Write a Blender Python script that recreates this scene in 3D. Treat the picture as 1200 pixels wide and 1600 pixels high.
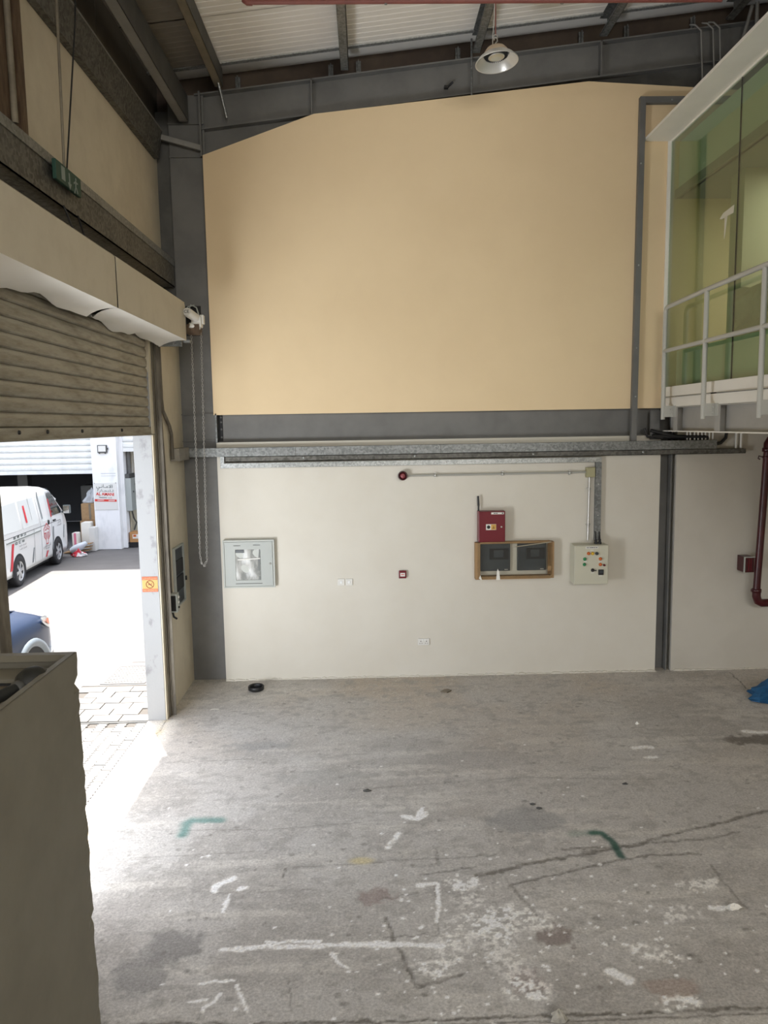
import bpy, math, random
import numpy as np
from mathutils import Vector, Matrix
random.seed(7)
S = bpy.context.scene
for o in list(bpy.data.objects):
    bpy.data.objects.remove(o)
COL = S.collection
rad = math.radians

# ------------------------------------------------------------------ camera
FPX, PITCH, YAW, ROLL = 1163.29, .117095, .0211514, .0160153
cd = bpy.data.cameras.new('camera')
cam = bpy.data.objects.new('camera', cd); COL.objects.link(cam)
cd.sensor_fit = 'VERTICAL'; cd.sensor_height = 24.0; cd.lens = FPX / 1600 * 24.0
cd.clip_start = .02; cd.clip_end = 400
_f = Vector((math.sin(YAW) * math.cos(PITCH), math.cos(YAW) * math.cos(PITCH), -math.sin(PITCH)))
_r = Vector((math.cos(YAW), -math.sin(YAW), 0)); _d = _f.cross(_r)
_r2 = math.cos(ROLL) * _r + math.sin(ROLL) * _d
_d2 = -math.sin(ROLL) * _r + math.cos(ROLL) * _d
_m = Matrix((_r2, -_d2, -_f)).transposed().to_4x4(); _m.translation = (0, 0, 3.3)
cam.matrix_world = _m
S.camera = cam

# ------------------------------------------------------------------ sky, sun, added fill lamps, exposure
W = bpy.data.worlds.new('sky'); S.world = W; W.use_nodes = True
_n = W.node_tree.nodes; _l = W.node_tree.links
_sky = _n.new('ShaderNodeTexSky'); _sky.sky_type = 'NISHITA'; _sky.sun_disc = False
_sky.sun_elevation = rad(77); _sky.sun_rotation = rad(-26); _sky.dust_density = 3.0; _sky.air_density = 1.0
_bg = _n['Background']; _hs = _n.new('ShaderNodeHueSaturation'); _hs.inputs['Saturation'].default_value = .5      # hazy, milky summer sky
_l.new(_sky.outputs[0], _hs.inputs['Color']); _l.new(_hs.outputs[0], _bg.inputs[0]); _bg.inputs[1].default_value = 0.68

sd = bpy.data.lights.new('sun', 'SUN'); sd.energy = 15.0; sd.angle = rad(.6); sd.color = (1, .965, .92)
sun = bpy.data.objects.new('sun', sd); COL.objects.link(sun)
_el = rad(74.0); _dir = Vector((.434 * math.cos(_el), -.90 * math.cos(_el), -math.sin(_el)))
sun.rotation_euler = _dir.to_track_quat('-Z', 'Y').to_euler(); sun.location = (-6, 12, 20)

def area(name, loc, direction, sx, sy, power, color):
    ad = bpy.data.lights.new(name, 'AREA'); ad.shape = 'RECTANGLE'; ad.size = sx; ad.size_y = sy
    ad.energy = power; ad.color = color
    ao = bpy.data.objects.new(name, ad); COL.objects.link(ao); ao.location = loc
    ao.rotation_euler = Vector(direction).to_track_quat('-Z', 'Y').to_euler()
    return ao
# added fill lamp in an invented, unseen high opening of the rear wall
area('rear_fill_lamp', (3.0, -7.9, 6.0), (-.05, 1, -.02), 8.0, 2.4, 570, (1, .95, .86))
# added lamp standing in for bounce off the sunlit yard, unseen outside the door
area('yard_bounce_fill', (-3.38, 4.20, .75), (.50, .46, .92), 1.5, 1.8, 305, (.935, .967, 1))
S.view_settings.view_transform = 'Standard'; S.view_settings.look = 'None'
S.view_settings.gamma = 1; S.view_settings.use_curve_mapping = False
S.view_settings.exposure = 0.0
S.cycles.max_bounces = 10; S.cycles.diffuse_bounces = 6; S.cycles.caustics_reflective = False
S.cycles.caustics_refractive = False; S.cycles.sample_clamp_indirect = 8

# ------------------------------------------------------------------ mesh helpers
class MB:
    def __init__(s): s.v = []; s.f = []; s.m = []; s.sm = []
    def add(s, vs, fs, m=0, smooth=False):
        b = len(s.v); s.v += [tuple(v) for v in vs]
        s.f += [tuple(i + b for i in f) for f in fs]; s.m += [m] * len(fs); s.sm += [smooth] * len(fs)
        return s
    def box(s, x0, x1, y0, y1, z0, z1, m=0):
        v = [(x, y, z) for z in (z0, z1) for y in (y0, y1) for x in (x0, x1)]
        return s.add(v, [(0, 2, 3, 1), (4, 5, 7, 6), (0, 1, 5, 4), (2, 6, 7, 3), (0, 4, 6, 2), (1, 3, 7, 5)], m)
    def cbox(s, c, size, m=0):
        return s.box(c[0]-size[0]/2, c[0]+size[0]/2, c[1]-size[1]/2, c[1]+size[1]/2, c[2]-size[2]/2, c[2]+size[2]/2, m)
    def quad(s, a, b, c, d, m=0): return s.add([a, b, c, d], [(0, 1, 2, 3)], m)
    def prism(s, poly, ax, a, b, m=0):
        """polygon of 2D points extruded along axis ax from a to b"""
        def P(p, h):
            q = list(p); q.insert(ax, h); return tuple(q)
        n = len(poly); v = [P(p, a) for p in poly] + [P(p, b) for p in poly]
        f = [tuple(range(n))[::-1], tuple(range(n, 2 * n))] + [(i, (i + 1) % n, n + (i + 1) % n, n + i) for i in range(n)]
        return s.add(v, f, m)
    def tube(s, pts, r, seg=8, m=0, cap=True):
        pts = [Vector(p) for p in pts]; n = len(pts); rs = r if isinstance(r, (list, tuple)) else [r] * n
        t0 = (pts[1] - pts[0]).normalized(); up = Vector((0, 0, 1)) if abs(t0.z) < .9 else Vector((1, 0, 0))
        u = t0.cross(up).normalized(); vs = []; fs = []
        for i, p in enumerate(pts):
            if i == 0: t = t0
            elif i == n - 1: t = (pts[i] - pts[i-1]).normalized()
            else: t = ((pts[i] - pts[i-1]).normalized() + (pts[i+1] - pts[i]).normalized()).normalized()
            u = (u - t * u.dot(t)).normalized(); w = t.cross(u)
            for k in range(seg):
                a = 2 * math.pi * k / seg; vs.append(p + rs[i] * (math.cos(a) * u + math.sin(a) * w))
        for i in range(n - 1):
            for k in range(seg):
                k2 = (k + 1) % seg; fs.append((i*seg+k, i*seg+k2, (i+1)*seg+k2, (i+1)*seg+k))
        s.add(vs, fs, m, True)
        if cap:
            s.add(vs[:seg], [tuple(range(seg))[::-1]], m); s.add(vs[-seg:], [tuple(range(seg))], m)
        return s
    def cyl(s, p0, p1, r, seg=16, m=0): return s.tube([p0, p1], r, seg, m)
    def lathe(s, c, axis, prof, seg=24, m=0, smooth=True):
        """profile of (radius, height along axis)"""
        ax = Vector(axis).normalized(); up = Vector((0, 0, 1)) if abs(ax.z) < .9 else Vector((1, 0, 0))
        u = ax.cross(up).normalized(); w = ax.cross(u); c = Vector(c); vs = []; fs = []
        for (r, h) in prof:
            for k in range(seg):
                a = 2 * math.pi * k / seg; vs.append(c + ax * h + r * (math.cos(a) * u + math.sin(a) * w))
        for i in range(len(prof) - 1):
            for k in range(seg):
                k2 = (k + 1) % seg; fs.append((i*seg+k, i*seg+k2, (i+1)*seg+k2, (i+1)*seg+k))
        return s.add(vs, fs, m, smooth)
    def grid(s, fn, nu, nv, m=0, smooth=True):
        v = [fn(i / nu, j / nv) for j in range(nv + 1) for i in range(nu + 1)]
        f = [(j*(nu+1)+i, j*(nu+1)+i+1, (j+1)*(nu+1)+i+1, (j+1)*(nu+1)+i) for j in range(nv) for i in range(nu)]
        return s.add(v, f, m, smooth)
    def mesh(s, name, mats):
        me = bpy.data.meshes.new(name); me.from_pydata(s.v, [], s.f)
        for m in (mats if isinstance(mats, (list, tuple)) else [mats]): me.materials.append(m)
        me.polygons.foreach_set('material_index', s.m); me.polygons.foreach_set('use_smooth', s.sm)
        me.update(); return me

def link(name, me, parent=None, bev=0, fix=False):
    o = bpy.data.objects.new(name, me); COL.objects.link(o)
    if parent is not None:
        o.parent = parent
        if fix: o.matrix_parent_inverse = Matrix.Translation(-root_loc(parent))
    if bev:
        b = o.modifiers.new('edge', 'BEVEL'); b.width = bev; b.segments = 2; b.limit_method = 'ANGLE'; b.angle_limit = rad(40)
    return o
LOC = {}
def root_loc(p):
    return Vector(LOC.get(p.name, (0, 0, 0)))
def thing(name, label, cat, loc=(0, 0, 0), group=None, kind=None, rotz=0):
    """an Empty at the thing's base; its parts are modelled in world coordinates"""
    o = bpy.data.objects.new(name, None); COL.objects.link(o); o.location = loc; o.rotation_euler.z = rotz
    LOC[o.name] = tuple(loc); o.empty_display_size = .1
    tag(o, label, cat, group, kind); return o
def tag(o, label=None, cat=None, group=None, kind=None):
    if label: o['label'] = label
    if cat: o['category'] = cat
    if group: o['group'] = group
    if kind: o['kind'] = kind
    return o
def part(name, mb, mats, parent, bev=0, label=None):
    """a part (parent is the thing) or a sub-part (parent is a part)"""
    o = link(name, mb.mesh(name, mats), parent, bev, fix=parent.name in LOC)
    if label: o['label'] = label
    return o
def lpart(name, mb, mats, parent, bev=0, label=None):
    """a part modelled in its parent's own coordinates"""
    o = link(name, mb.mesh(name, mats), parent, bev)
    if label: o['label'] = label
    return o
def single(name, mb, mats, loc, label, cat, group=None, bev=0):
    """a thing that is one mesh, modelled in world coordinates, origin moved to loc"""
    L = Vector(loc); mb.v = [tuple(Vector(v) - L) for v in mb.v]
    o = link(name, mb.mesh(name, mats), None, bev); o.location = loc
    return tag(o, label, cat, group)
def structure(name, mb, mats, parent=None, bev=0, label=None):
    o = link(name, mb.mesh(name, mats), parent, bev)
    if parent is None: o['kind'] = 'structure'
    if label: o['label'] = label
    return o
def text_mb(body, size, origin, ux, uy, mats_index=0, depth=.0012, align='CENTER', bold=0, fitw=None):
    """text as a thin mesh; ux runs along the line, uy up; origin is the middle of the line"""
    cu = bpy.data.curves.new('t', 'FONT'); cu.body = body; cu.size = size; cu.align_x = align; cu.align_y = 'CENTER'
    cu.extrude = depth / 2; cu.offset = bold; cu.resolution_u = 3
    ob = bpy.data.objects.new('t', cu); COL.objects.link(ob)
    dg = bpy.context.evaluated_depsgraph_get(); me = bpy.data.meshes.new_from_object(ob.evaluated_get(dg))
    mb = MB(); U = Vector(ux).normalized(); V = Vector(uy).normalized(); N = U.cross(V); O = Vector(origin)
    xs = [v.co.x for v in me.vertices]; k = 1
    if fitw and xs and max(xs) > min(xs): k = fitw / (max(xs) - min(xs))
    mb.add([O + U * v.co.x * k + V * v.co.y + N * v.co.z for v in me.vertices], [tuple(p.vertices) for p in me.polygons], mats_index)
    bpy.data.objects.remove(ob); bpy.data.curves.remove(cu); bpy.data.meshes.remove(me)
    return mb
def joinmb(*ms):
    r = MB()
    for m in ms:
        b = len(r.v); r.v += m.v; r.f += [tuple(i + b for i in f) for f in m.f]; r.m += m.m; r.sm += m.sm
    return r

# ------------------------------------------------------------------ materials
def mat(name, col, rough=.6, metal=0.0, col2=None, scale=4, detail=4, lo=.4, hi=.65, bump=0, bscale=60, spec=.5, stretch=None, coat=0):
    m = bpy.data.materials.new(name); m.use_nodes = True; nt = m.node_tree; N = nt.nodes; L = nt.links
    b = N['Principled BSDF']; b.inputs['Roughness'].default_value = rough; b.inputs['Metallic'].default_value = metal
    b.inputs['Specular IOR Level'].default_value = spec; b.inputs['Base Color'].default_value = (*col, 1)
    if coat: b.inputs['Coat Weight'].default_value = coat
    if col2 is not None or bump:
        tc = N.new('ShaderNodeTexCoord'); mp = N.new('ShaderNodeMapping'); L.new(tc.outputs['Object'], mp.inputs[0])
        if stretch: mp.inputs['Scale'].default_value = stretch
    if col2 is not None:
        nz = N.new('ShaderNodeTexNoise'); nz.inputs['Scale'].default_value = scale; nz.inputs['Detail'].default_value = detail
        nz.inputs['Roughness'].default_value = .62
        L.new(mp.outputs[0], nz.inputs['Vector'])
        rp = N.new('ShaderNodeValToRGB'); rp.color_ramp.elements[0].position = lo; rp.color_ramp.elements[1].position = hi
        rp.color_ramp.elements[0].color = (*col, 1); rp.color_ramp.elements[1].color = (*col2, 1)
        L.new(nz.outputs['Fac'], rp.inputs[0]); L.new(rp.outputs[0], b.inputs['Base Color'])
    if bump:
        n2 = N.new('ShaderNodeTexNoise'); n2.inputs['Scale'].default_value = bscale; n2.inputs['Detail'].default_value = 3
        L.new(mp.outputs[0], n2.inputs['Vector'])
        bp = N.new('ShaderNodeBump'); bp.inputs['Strength'].default_value = bump; bp.inputs['Distance'].default_value = .01
        L.new(n2.outputs['Fac'], bp.inputs['Height']); L.new(bp.outputs[0], b.inputs['Normal'])
    return m
def galv(name, base=(.25, .26, .26), dark=(.13, .138, .138), rough=.42, scale=45):
    """galvanised steel with its spangle"""
    m = bpy.data.materials.new(name); m.use_nodes = True; N = m.node_tree.nodes; L = m.node_tree.links
    b = N['Principled BSDF']; b.inputs['Metallic'].default_value = .55; b.inputs['Roughness'].default_value = rough
    tc = N.new('ShaderNodeTexCoord'); vo = N.new('ShaderNodeTexVoronoi'); vo.inputs['Scale'].default_value = scale
    nz = N.new('ShaderNodeTexNoise'); nz.inputs['Scale'].default_value = 3
    L.new(tc.outputs['Object'], vo.inputs['Vector']); L.new(tc.outputs['Object'], nz.inputs['Vector'])
    sp = N.new('ShaderNodeSeparateColor'); L.new(vo.outputs['Color'], sp.inputs[0])
    mx = N.new('ShaderNodeMath'); mx.operation = 'MULTIPLY_ADD'; mx.inputs[1].default_value = .6; L.new(sp.outputs[0], mx.inputs[0])
    m2 = N.new('ShaderNodeMath'); m2.operation = 'MULTIPLY'; m2.inputs[1].default_value = .6; L.new(nz.outputs['Fac'], m2.inputs[0]); L.new(m2.outputs[0], mx.inputs[2])
    rp = N.new('ShaderNodeValToRGB'); rp.color_ramp.elements[0].color = (*dark, 1); rp.color_ramp.elements[1].color = (*base, 1)
    rp.color_ramp.elements[0].position = .25; rp.color_ramp.elements[1].position = .85
    L.new(mx.outputs[0], rp.inputs[0]); L.new(rp.outputs[0], b.inputs['Base Color'])
    return m
def glassmat(name, tint, refl=1.0, rough=.0, ior=1.5):
    m = bpy.data.materials.new(name); m.use_nodes = True; N = m.node_tree.nodes; L = m.node_tree.links
    N.remove(N['Principled BSDF']); out = N['Material Output']
    t = N.new('ShaderNodeBsdfTransparent'); t.inputs[0].default_value = (*tint, 1)
    g = N.new('ShaderNodeBsdfGlossy'); g.inputs['Roughness'].default_value = rough; g.inputs[0].default_value = (refl, refl, refl, 1)
    fr = N.new('ShaderNodeFresnel'); ge = N.new('ShaderNodeNewGeometry'); io = N.new('ShaderNodeMath'); io.operation = 'MULTIPLY_ADD'
    io.inputs[1].default_value = 1 / ior - ior; io.inputs[2].default_value = ior
    L.new(ge.outputs['Backfacing'], io.inputs[0]); L.new(io.outputs[0], fr.inputs[0])   # the pane's far face meets air from inside
    mx = N.new('ShaderNodeMixShader'); L.new(fr.outputs[0], mx.inputs[0]); L.new(t.outputs[0], mx.inputs[1]); L.new(g.outputs[0], mx.inputs[2])
    L.new(mx.outputs[0], out.inputs[0]); return m

M_TAN = mat('tan_wall_paint', (.79, .625, .40), .75, col2=(.76, .597, .378), scale=.9, bump=.08, bscale=40)
M_WHITE = mat('cream_white_wall_paint', (.66, .63, .56), .5, col2=(.625, .59, .515), scale=1.3, lo=.35, hi=.7, bump=.06, bscale=35)
M_CREAM = mat('cream_wall_paint', (.62, .56, .44), .65, col2=(.55, .49, .38), scale=2.2, bump=.08, bscale=40)
M_STEEL = mat('grey_painted_steel', (.155, .155, .150), .5, col2=(.125, .125, .122), scale=2.5, bump=.03, bscale=90)
M_STEELD = mat('dark_grey_steel', (.07, .07, .068), .6, col2=(.10, .10, .095), scale=3)
M_GALV = galv('galvanised_steel')
M_GALVD = galv('weathered_galvanised_steel', (.17, .165, .15), (.075, .073, .065), .6, 38)
M_GALVB = galv('bright_galvanised_steel', (.50, .52, .52), (.27, .285, .285), .32, 60)
M_ROOF = mat('white_roof_sheet', (.86, .845, .81), .55, col2=(.81, .795, .76), scale=1.4)
M_BROWN = mat('brown_gable_sheet', (.10, .075, .055), .8, col2=(.07, .05, .04), scale=2)
M_RUST = mat('rusty_brown_steel', (.07, .04, .022), .75, col2=(.13, .085, .05), scale=9, stretch=(3, 3, .6), bump=.1)
M_SLAT = mat('dirty_shutter_steel', (.37, .345, .285), .55, .2, col2=(.20, .175, .13), scale=9, stretch=(1, .35, 2.2), lo=.42, hi=.72, bump=.03, detail=8)
M_GUIDE = mat('dirty_guide_steel', (.11, .095, .075), .6, .3, col2=(.19, .17, .135), scale=22, stretch=(1, 1, .15))
M_HOOD = mat('cream_hood_sheet', (.56, .51, .41), .5, col2=(.50, .45, .355), scale=3, lo=.45, hi=.75, bump=.03, bscale=6)
M_JAMB = mat('scuffed_white_jamb', (.36, .365, .37), .7, col2=(.26, .26, .265), scale=7, lo=.57, hi=.68, stretch=(1, 1, .7), bump=.1)
M_BLACK = mat('black_plastic', (.012, .012, .013), .45)
M_DARK = mat('dark_opening', (.02, .021, .023), .8)
M_NAVY = mat('dark_blue_grey_panel', (.045, .055, .065), .4, col2=(.03, .037, .045), scale=6)
M_GREYBOX = mat('pale_grey_enamel', (.39, .415, .395), .42)
M_GREYBOX2 = mat('pale_grey_edge', (.48, .50, .47), .42)
M_BEIGEBOX = mat('beige_enamel', (.56, .545, .44), .45)
M_OLIVE = mat('olive_box', (.36, .34, .2), .5)
M_RED = mat('red_enamel', (.14, .005, .014), .35)
M_DRED = mat('dark_red_pipe_paint', (.045, .005, .008), .3, col2=(.065, .006, .009), scale=5)
M_REDP = mat('brown_red_pipe_paint', (.24, .075, .06), .45, col2=(.19, .06, .05), scale=5)
M_REDO = mat('bright_red_plastic', (.62, .03, .03), .4)
M_WHITEP = mat('white_plastic', (.70, .69, .655), .4)
M_WHITED = mat('white_door_paint', (.80, .81, .81), .5)
M_CARD = mat('brown_cardboard', (.36, .225, .11), .8, col2=(.30, .185, .09), scale=12)
M_YEL = mat('yellow_plastic', (.68, .42, .03), .4)
M_GRN = mat('green_plastic', (.02, .22, .08), .4)
M_ORA = mat('orange_lens', (.55, .12, .02), .3)
M_SIGNG = mat('green_sign_face', (.014, .06, .042), .6)
M_CHROME = mat('polished_metal', (.75, .75, .74), .16, 1.0)
M_ALU = mat('dull_aluminium', (.6, .6, .58), .35, .8)
M_FRAMEW = mat('white_frame_paint', (.87, .85, .79), .5, col2=(.83, .81, .75), scale=2)
M_RAILW = mat('pale_grey_rail_paint', (.50, .50, .46), .4)
M_EDGEB = mat('pale_grey_edge_beam_paint', (.42, .41, .385), .45, col2=(.38, .37, .345), scale=3)
M_GLASS = glassmat('green_office_glass', (.74, .82, .71), .95, ior=1.75)
M_CABF = mat('olive_grey_sheet', (.20, .185, .145), .55, col2=(.17, .155, .12), scale=2.5, lo=.4, hi=.7, bump=.05, bscale=25)
M_BLUERAG = mat('blue_cloth', (.012, .10, .23), .8, col2=(.01, .07, .17), scale=18)
M_PAPER = mat('white_paper', (.78, .76, .7), .8)
M_STONE = mat('pale_stone', (.45, .43, .38), .8, col2=(.3, .29, .26), scale=20, bump=.3)
M_OFFICE = mat('office_wall', (.58, .52, .40), .7)
M_JOINT = mat('black_joint', (.02, .02, .02), .8)
M_PVC = mat('white_conduit', (.72, .71, .67), .4)

# ------------------------------------------------------------------ floor: one fine mesh, stains and paint in a colour attribute, cracks cut into it
def build_floor():
    xs = np.concatenate([np.arange(-2.54, 5.30, .0125), np.arange(5.3, 8.31, .5)])
    ys = [3.3]
    while ys[-1] < 9.62: ys.append(ys[-1] + .0085 + .0026 * (ys[-1] - 3.3))
    ys = np.concatenate([np.arange(-8, 3.2, .5), np.array(ys)])
    nx, ny = len(xs), len(ys)
    X, Y = np.meshgrid(xs, ys); x = X.ravel(); y = Y.ravel(); n = len(x)
    rng = np.random.RandomState(3)
    T = rng.rand(257, 257)
    def vn(u, v):
        iu = np.floor(u).astype(int); iv = np.floor(v).astype(int); fu = u - iu; fv = v - iv
        fu = fu*fu*(3-2*fu); fv = fv*fv*(3-2*fv); iu %= 256; iv %= 256; ju = (iu+1) % 256; jv = (iv+1) % 256
        return (T[iv,iu]*(1-fu)+T[iv,ju]*fu)*(1-fv) + (T[jv,iu]*(1-fu)+T[jv,ju]*fu)*fv
    def fbm(s, o=0, oct=4, ax=1, ay=1):
        r = 0; a = .5; t = 0
        for k in range(oct): r = r + a*vn((x+31+o)*s*ax*2**k+17*k, (y+57+o)*s*ay*2**k+9*k); t += a; a *= .55
        return r/t
    def sm(v, a, b): q = np.clip((v-a)/(b-a), 0, 1); return q*q*(3-2*q)
    def dpoly(P, wob=0.0):
        d = np.full(n, 9.); px = x; py = y
        if wob: px = x + wob*(W1-.5); py = y + wob*(W2-.5)
        for (ax_, ay_), (bx, by) in zip(P[:-1], P[1:]):
            vx, vy = bx-ax_, by-ay_; L2 = vx*vx+vy*vy+1e-9
            t = np.clip(((px-ax_)*vx+(py-ay_)*vy)/L2, 0, 1)
            d = np.minimum(d, np.hypot(px-ax_-t*vx, py-ay_-t*vy))
        return d
    W1 = fbm(16, 3, 3); W2 = fbm(16, 90, 3); fine = fbm(34, 5, 3); mid = fbm(7, 8, 4); big = fbm(1.1, 2, 4); streak = fbm(2.2, 40, 4, .35, 2.6)
    c = np.empty((n, 3)); c[:] = (.310, .300, .286)
    def mixc(col, a): c[:] = c*(1-a[:, None]) + np.array(col)*a[:, None]
    mixc((.235, .222, .205), .65*sm(big, .46, .66)); mixc((.40, .385, .355), .55*sm(streak, .52, .74))
    mixc((.30, .245, .185), .40*sm(fbm(.8, 70, 3), .42, .68)*sm(y, 5.2, 9.2) + .22*sm(y, 7.6, 9.4))
    mixc((.20, .19, .178), .5*sm(mid, .58, .76)); mixc((.43, .415, .39), .35*sm(fine, .60, .8))
    mixc((.26, .245, .225), .30*sm(x, -.2, 3.2)*sm(9.3-y, 0, 4))
    mixc((.17, .16, .145), .38*sm(fbm(24, 200, 2), .68, .82)); mixc((.42, .41, .385), .30*sm(fbm(29, 300, 2), .68, .84)); mixc((.21, .20, .185), .5*sm(fbm(11, 150, 3, .7, 1.5), .60, .74))
    h = (mid-.5)*.0022 + (fine-.5)*.0012
    # dust over the threshold
    mixc((.48, .45, .40), .7*sm(-x, 2.1, 2.3)*sm(8.25-y, 0, .1))
    # dark patches: (x, y, rx, ry, strength, colour)
    for (bx, by, rx, ry, s_, col) in [(-1.30, 4.45, .20, .14, .75, (.145, .14, .135)), (-1.42, 4.20, .19, .20, .7, (.15, .145, .14)), (1.26, 5.84, .34, .22, .55, (.17, .17, .17)),
            (1.15, 4.43, .14, .10, .7, (.13, .10, .09)), (3.98, 7.28, .42, .12, .75, (.07, .06, .05)), (.0, 4.89, .13, .07, .5, (.17, .12, .11)), (-1.21, 7.44, .35, .10, .5, (.18, .18, .18)),
            (.9, 4.05, .10, .12, .5, (.17, .13, .12)), (1.72, 3.95, .16, .08, .4, (.2, .13, .10)), (1.0, 7.0, .6, .25, .35, (.2, .19, .18)), (.3, 7.4, .5, .2, .3, (.2, .19, .18)), (-.5, 6.7, .5, .16, .3, (.2, .2, .19))]:
        q = np.hypot((x-bx+.16*(W1-.5))/rx, (y-by+.16*(W2-.5))/ry); mixc(col, s_*(1-sm(q, .7, 1.15)))
    q = np.hypot((x+.1)/.12, (y-5.33)/.06); mixc((.42, .36, .18), .6*(1-sm(q, .4, 1.1)))
    # cracks and saw cuts
    for (w, s_, P) in [(.02,.7,[(.99,5.0),(1.38,5.09),(1.81,5.24),(2.1,5.3),(2.49,5.29)]),(.028,.8,[(.74,5.09),(1.1,5.21),(1.54,5.32),(1.97,5.42),(2.45,5.6),(2.88,5.74),(3.34,5.89),(4.4,6.3)]),
            (.022,.7,[(1.46,5.41),(1.82,5.42),(2.29,5.47),(2.61,5.5),(2.93,5.58)]),(.02,.6,[(.98,4.98),(1.09,4.64)]),(.018,.6,[(2.5,5.14),(2.52,4.66)]),(.02,.6,[(.37,5.14),(.76,5.2)]),
            (.02,.5,[(.48,5.46),(.48,5.26)]),(.015,.5,[(.07,5.32),(.46,5.33),(.93,5.36)]),(.018,.8,[(.06,4.67),(.23,4.03),(.52,4.12)]),(.014,.6,[(.43,5.02),(.41,4.48),(.05,4.47)]),
            (.014,.5,[(.06,4.86),(.29,4.92)]),(.014,.9,[(4.7,9.36),(4.6,8.54)]),(.016,.9,[(-2.33,3.85),(-.68,3.8),(.18,3.785),(1.11,3.785),(2.2,3.8),(5.2,3.84)]),(.010,.8,[(-2.33,3.80),(-.68,3.755),(1.11,3.745),(5.2,3.79)]),
            (.01,.45,[(-1.56,5.84),(-.87,5.81),(-.13,5.88)]),(.01,.45,[(-.65,5.27),(.07,5.3)]),(.01,.4,[(-1.17,4.99),(-.4,4.99)]),(.012,.5,[(-.52,4.13),(-.49,3.88)]),(.01,.9,[(-.67,5.26),(-.68,5.15)]),
            (.012,.9,[(-2.335,4.6),(-2.335,8.2)]),(.012,.5,[(-2.05,7.1),(-1.2,7.14)]),(.02,.35,[(-.2,6.45),(1.4,6.6),(2.6,6.5)]),(.01,.4,[(-1.9,5.45),(-.9,5.5)])]:
        d = dpoly(P, .05 if w > .011 else .02); a = s_*(1-sm(d, w*.35, w*.95)); a = a*(.55+.45*sm(fine, .35, .6)); mixc((.085, .078, .068), a); h -= .004*a
    # yellow-brown stain along the shutter track
    d = np.abs(x+2.335+.03*(W1-.5)); mixc((.42, .33, .17), .6*(1-sm(d, .02, .07))*sm(fbm(3, 12, 3), .35, .6)*(y < 8.2)*(y > 4.6))
    # white paint
    white = [(.026,.8,[(-.99,4.4),(-.69,4.41),(-.36,4.41),(.05,4.41),(.42,4.37)]),(.016,.9,[(-.7,4.45),(-.55,4.46),(-.36,4.45)]),(.016,.9,[(.45,5.02),(.41,4.61)]),(.03,.7,[(.32,5.01),(.43,5.02)]),
        (.03,.9,[(-1.16,5.01),(-1.14,5.08),(-1.1,5.13),(-1.04,5.15)]),(.012,.7,[(-1.04,4.97),(-1.04,4.77)]),(.03,.85,[(-.98,5.02),(-.94,5.04)]),(.012,.95,[(-.28,4.34),(-.26,4.28),(-.22,4.23),(-.18,4.19)]),
        (.014,.95,[(-1.0,3.9),(-.96,3.96),(-.92,4.03)]),(.014,.9,[(-.83,4.09),(-.8,4.01),(-.77,3.95),(-.74,3.9)]),(.012,.8,[(-1.07,4.11),(-.96,4.13),(-.86,4.13)]),(.012,.8,[(-1.09,3.97),(-1.01,3.98)]),
        (.04,.85,[(.26,5.96),(.35,5.91),(.43,5.99)]),(.025,.85,[(.37,5.94),(.42,6.09)]),(.07,.8,[(.54,5.02),(.62,4.99),(.7,5.03)]),(.14,.40,[(.85,4.52),(.92,4.68),(1.08,4.58)]),(.14,.34,[(.45,4.3),(.56,4.54),(.79,4.65)]),
        (.10,.55,[(.81,3.99),(.92,3.96)]),(.04,.8,[(1.41,4.1),(1.49,4.04)]),(.08,.5,[(.28,4.19),(.39,4.17)]),(.09,.42,[(1.67,4.28),(1.81,4.21)]),(.09,.36,[(1.99,4.6),(2.11,4.63)]),(.07,.5,[(1.64,3.84),(1.79,3.85)]),
        (.13,.30,[(.64,4.87),(.8,4.23),(.91,4.01)]),(.03,.7,[(2.28,4.66),(2.42,4.66)]),(.05,.6,[(2.66,7.17),(2.82,7.17)]),(.03,.6,[(2.7,6.95),(2.8,6.95)]),(.03,.5,[(.1,5.5),(.2,5.7)]),(.08,.35,[(2.45,4.95),(2.2,4.9)]),(.05,.5,[(3.95,7.5),(4.4,7.42)])]
    for (w, s_, P) in white:
        d = dpoly(P, .045); a = s_*(1-sm(d, w*.3, w*1.15)); br = sm(fine*.6+mid*.4, .34, .47) if w < .06 else sm(fine, .42, .60)
        mixc((.80, .79, .76), np.minimum(1, 1.15*a)*(.45+.55*br if w < .06 else br)); h += .0008*a*br
    # paint drips
    for k in range(260):
        if k < 150: bx, by = rng.normal(.7, .55), rng.normal(4.45, .42)
        elif k < 200: bx, by = rng.normal(1.8, .35), rng.normal(4.5, .4)
        else: bx, by = rng.uniform(-1.8, 3.6), rng.uniform(3.5, 7.5)
        r = rng.uniform(.004, .013); i0 = np.searchsorted(ys, by-.05); i1 = np.searchsorted(ys, by+.05)
        sl = slice(i0*nx, i1*nx); q = np.hypot(x[sl]-bx, y[sl]-by)/r; a = .85*(1-sm(q, .7, 1.5)); c[sl] = c[sl]*(1-a[:, None]) + np.array((.78, .77, .74))*a[:, None]
    for k in range(240):
        bx, by = rng.uniform(-2, 4), rng.uniform(3.5, 9); r = rng.uniform(.006, .02); i0 = np.searchsorted(ys, by-.06); i1 = np.searchsorted(ys, by+.06)
        sl = slice(i0*nx, i1*nx); q = np.hypot((x[sl]-bx)*rng.uniform(.5, 1.2), y[sl]-by)/r; a = .6*(1-sm(q, .6, 1.5)); c[sl] = c[sl]*(1-a[:, None]) + np.array((.12, .112, .10))*a[:, None]
    # green spray marks with a stencil corner
    P = [(-1.565, 5.77), (-1.575, 5.95), (-1.53, 5.99), (-1.30, 5.975)]; d = dpoly(P, .03)
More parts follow.
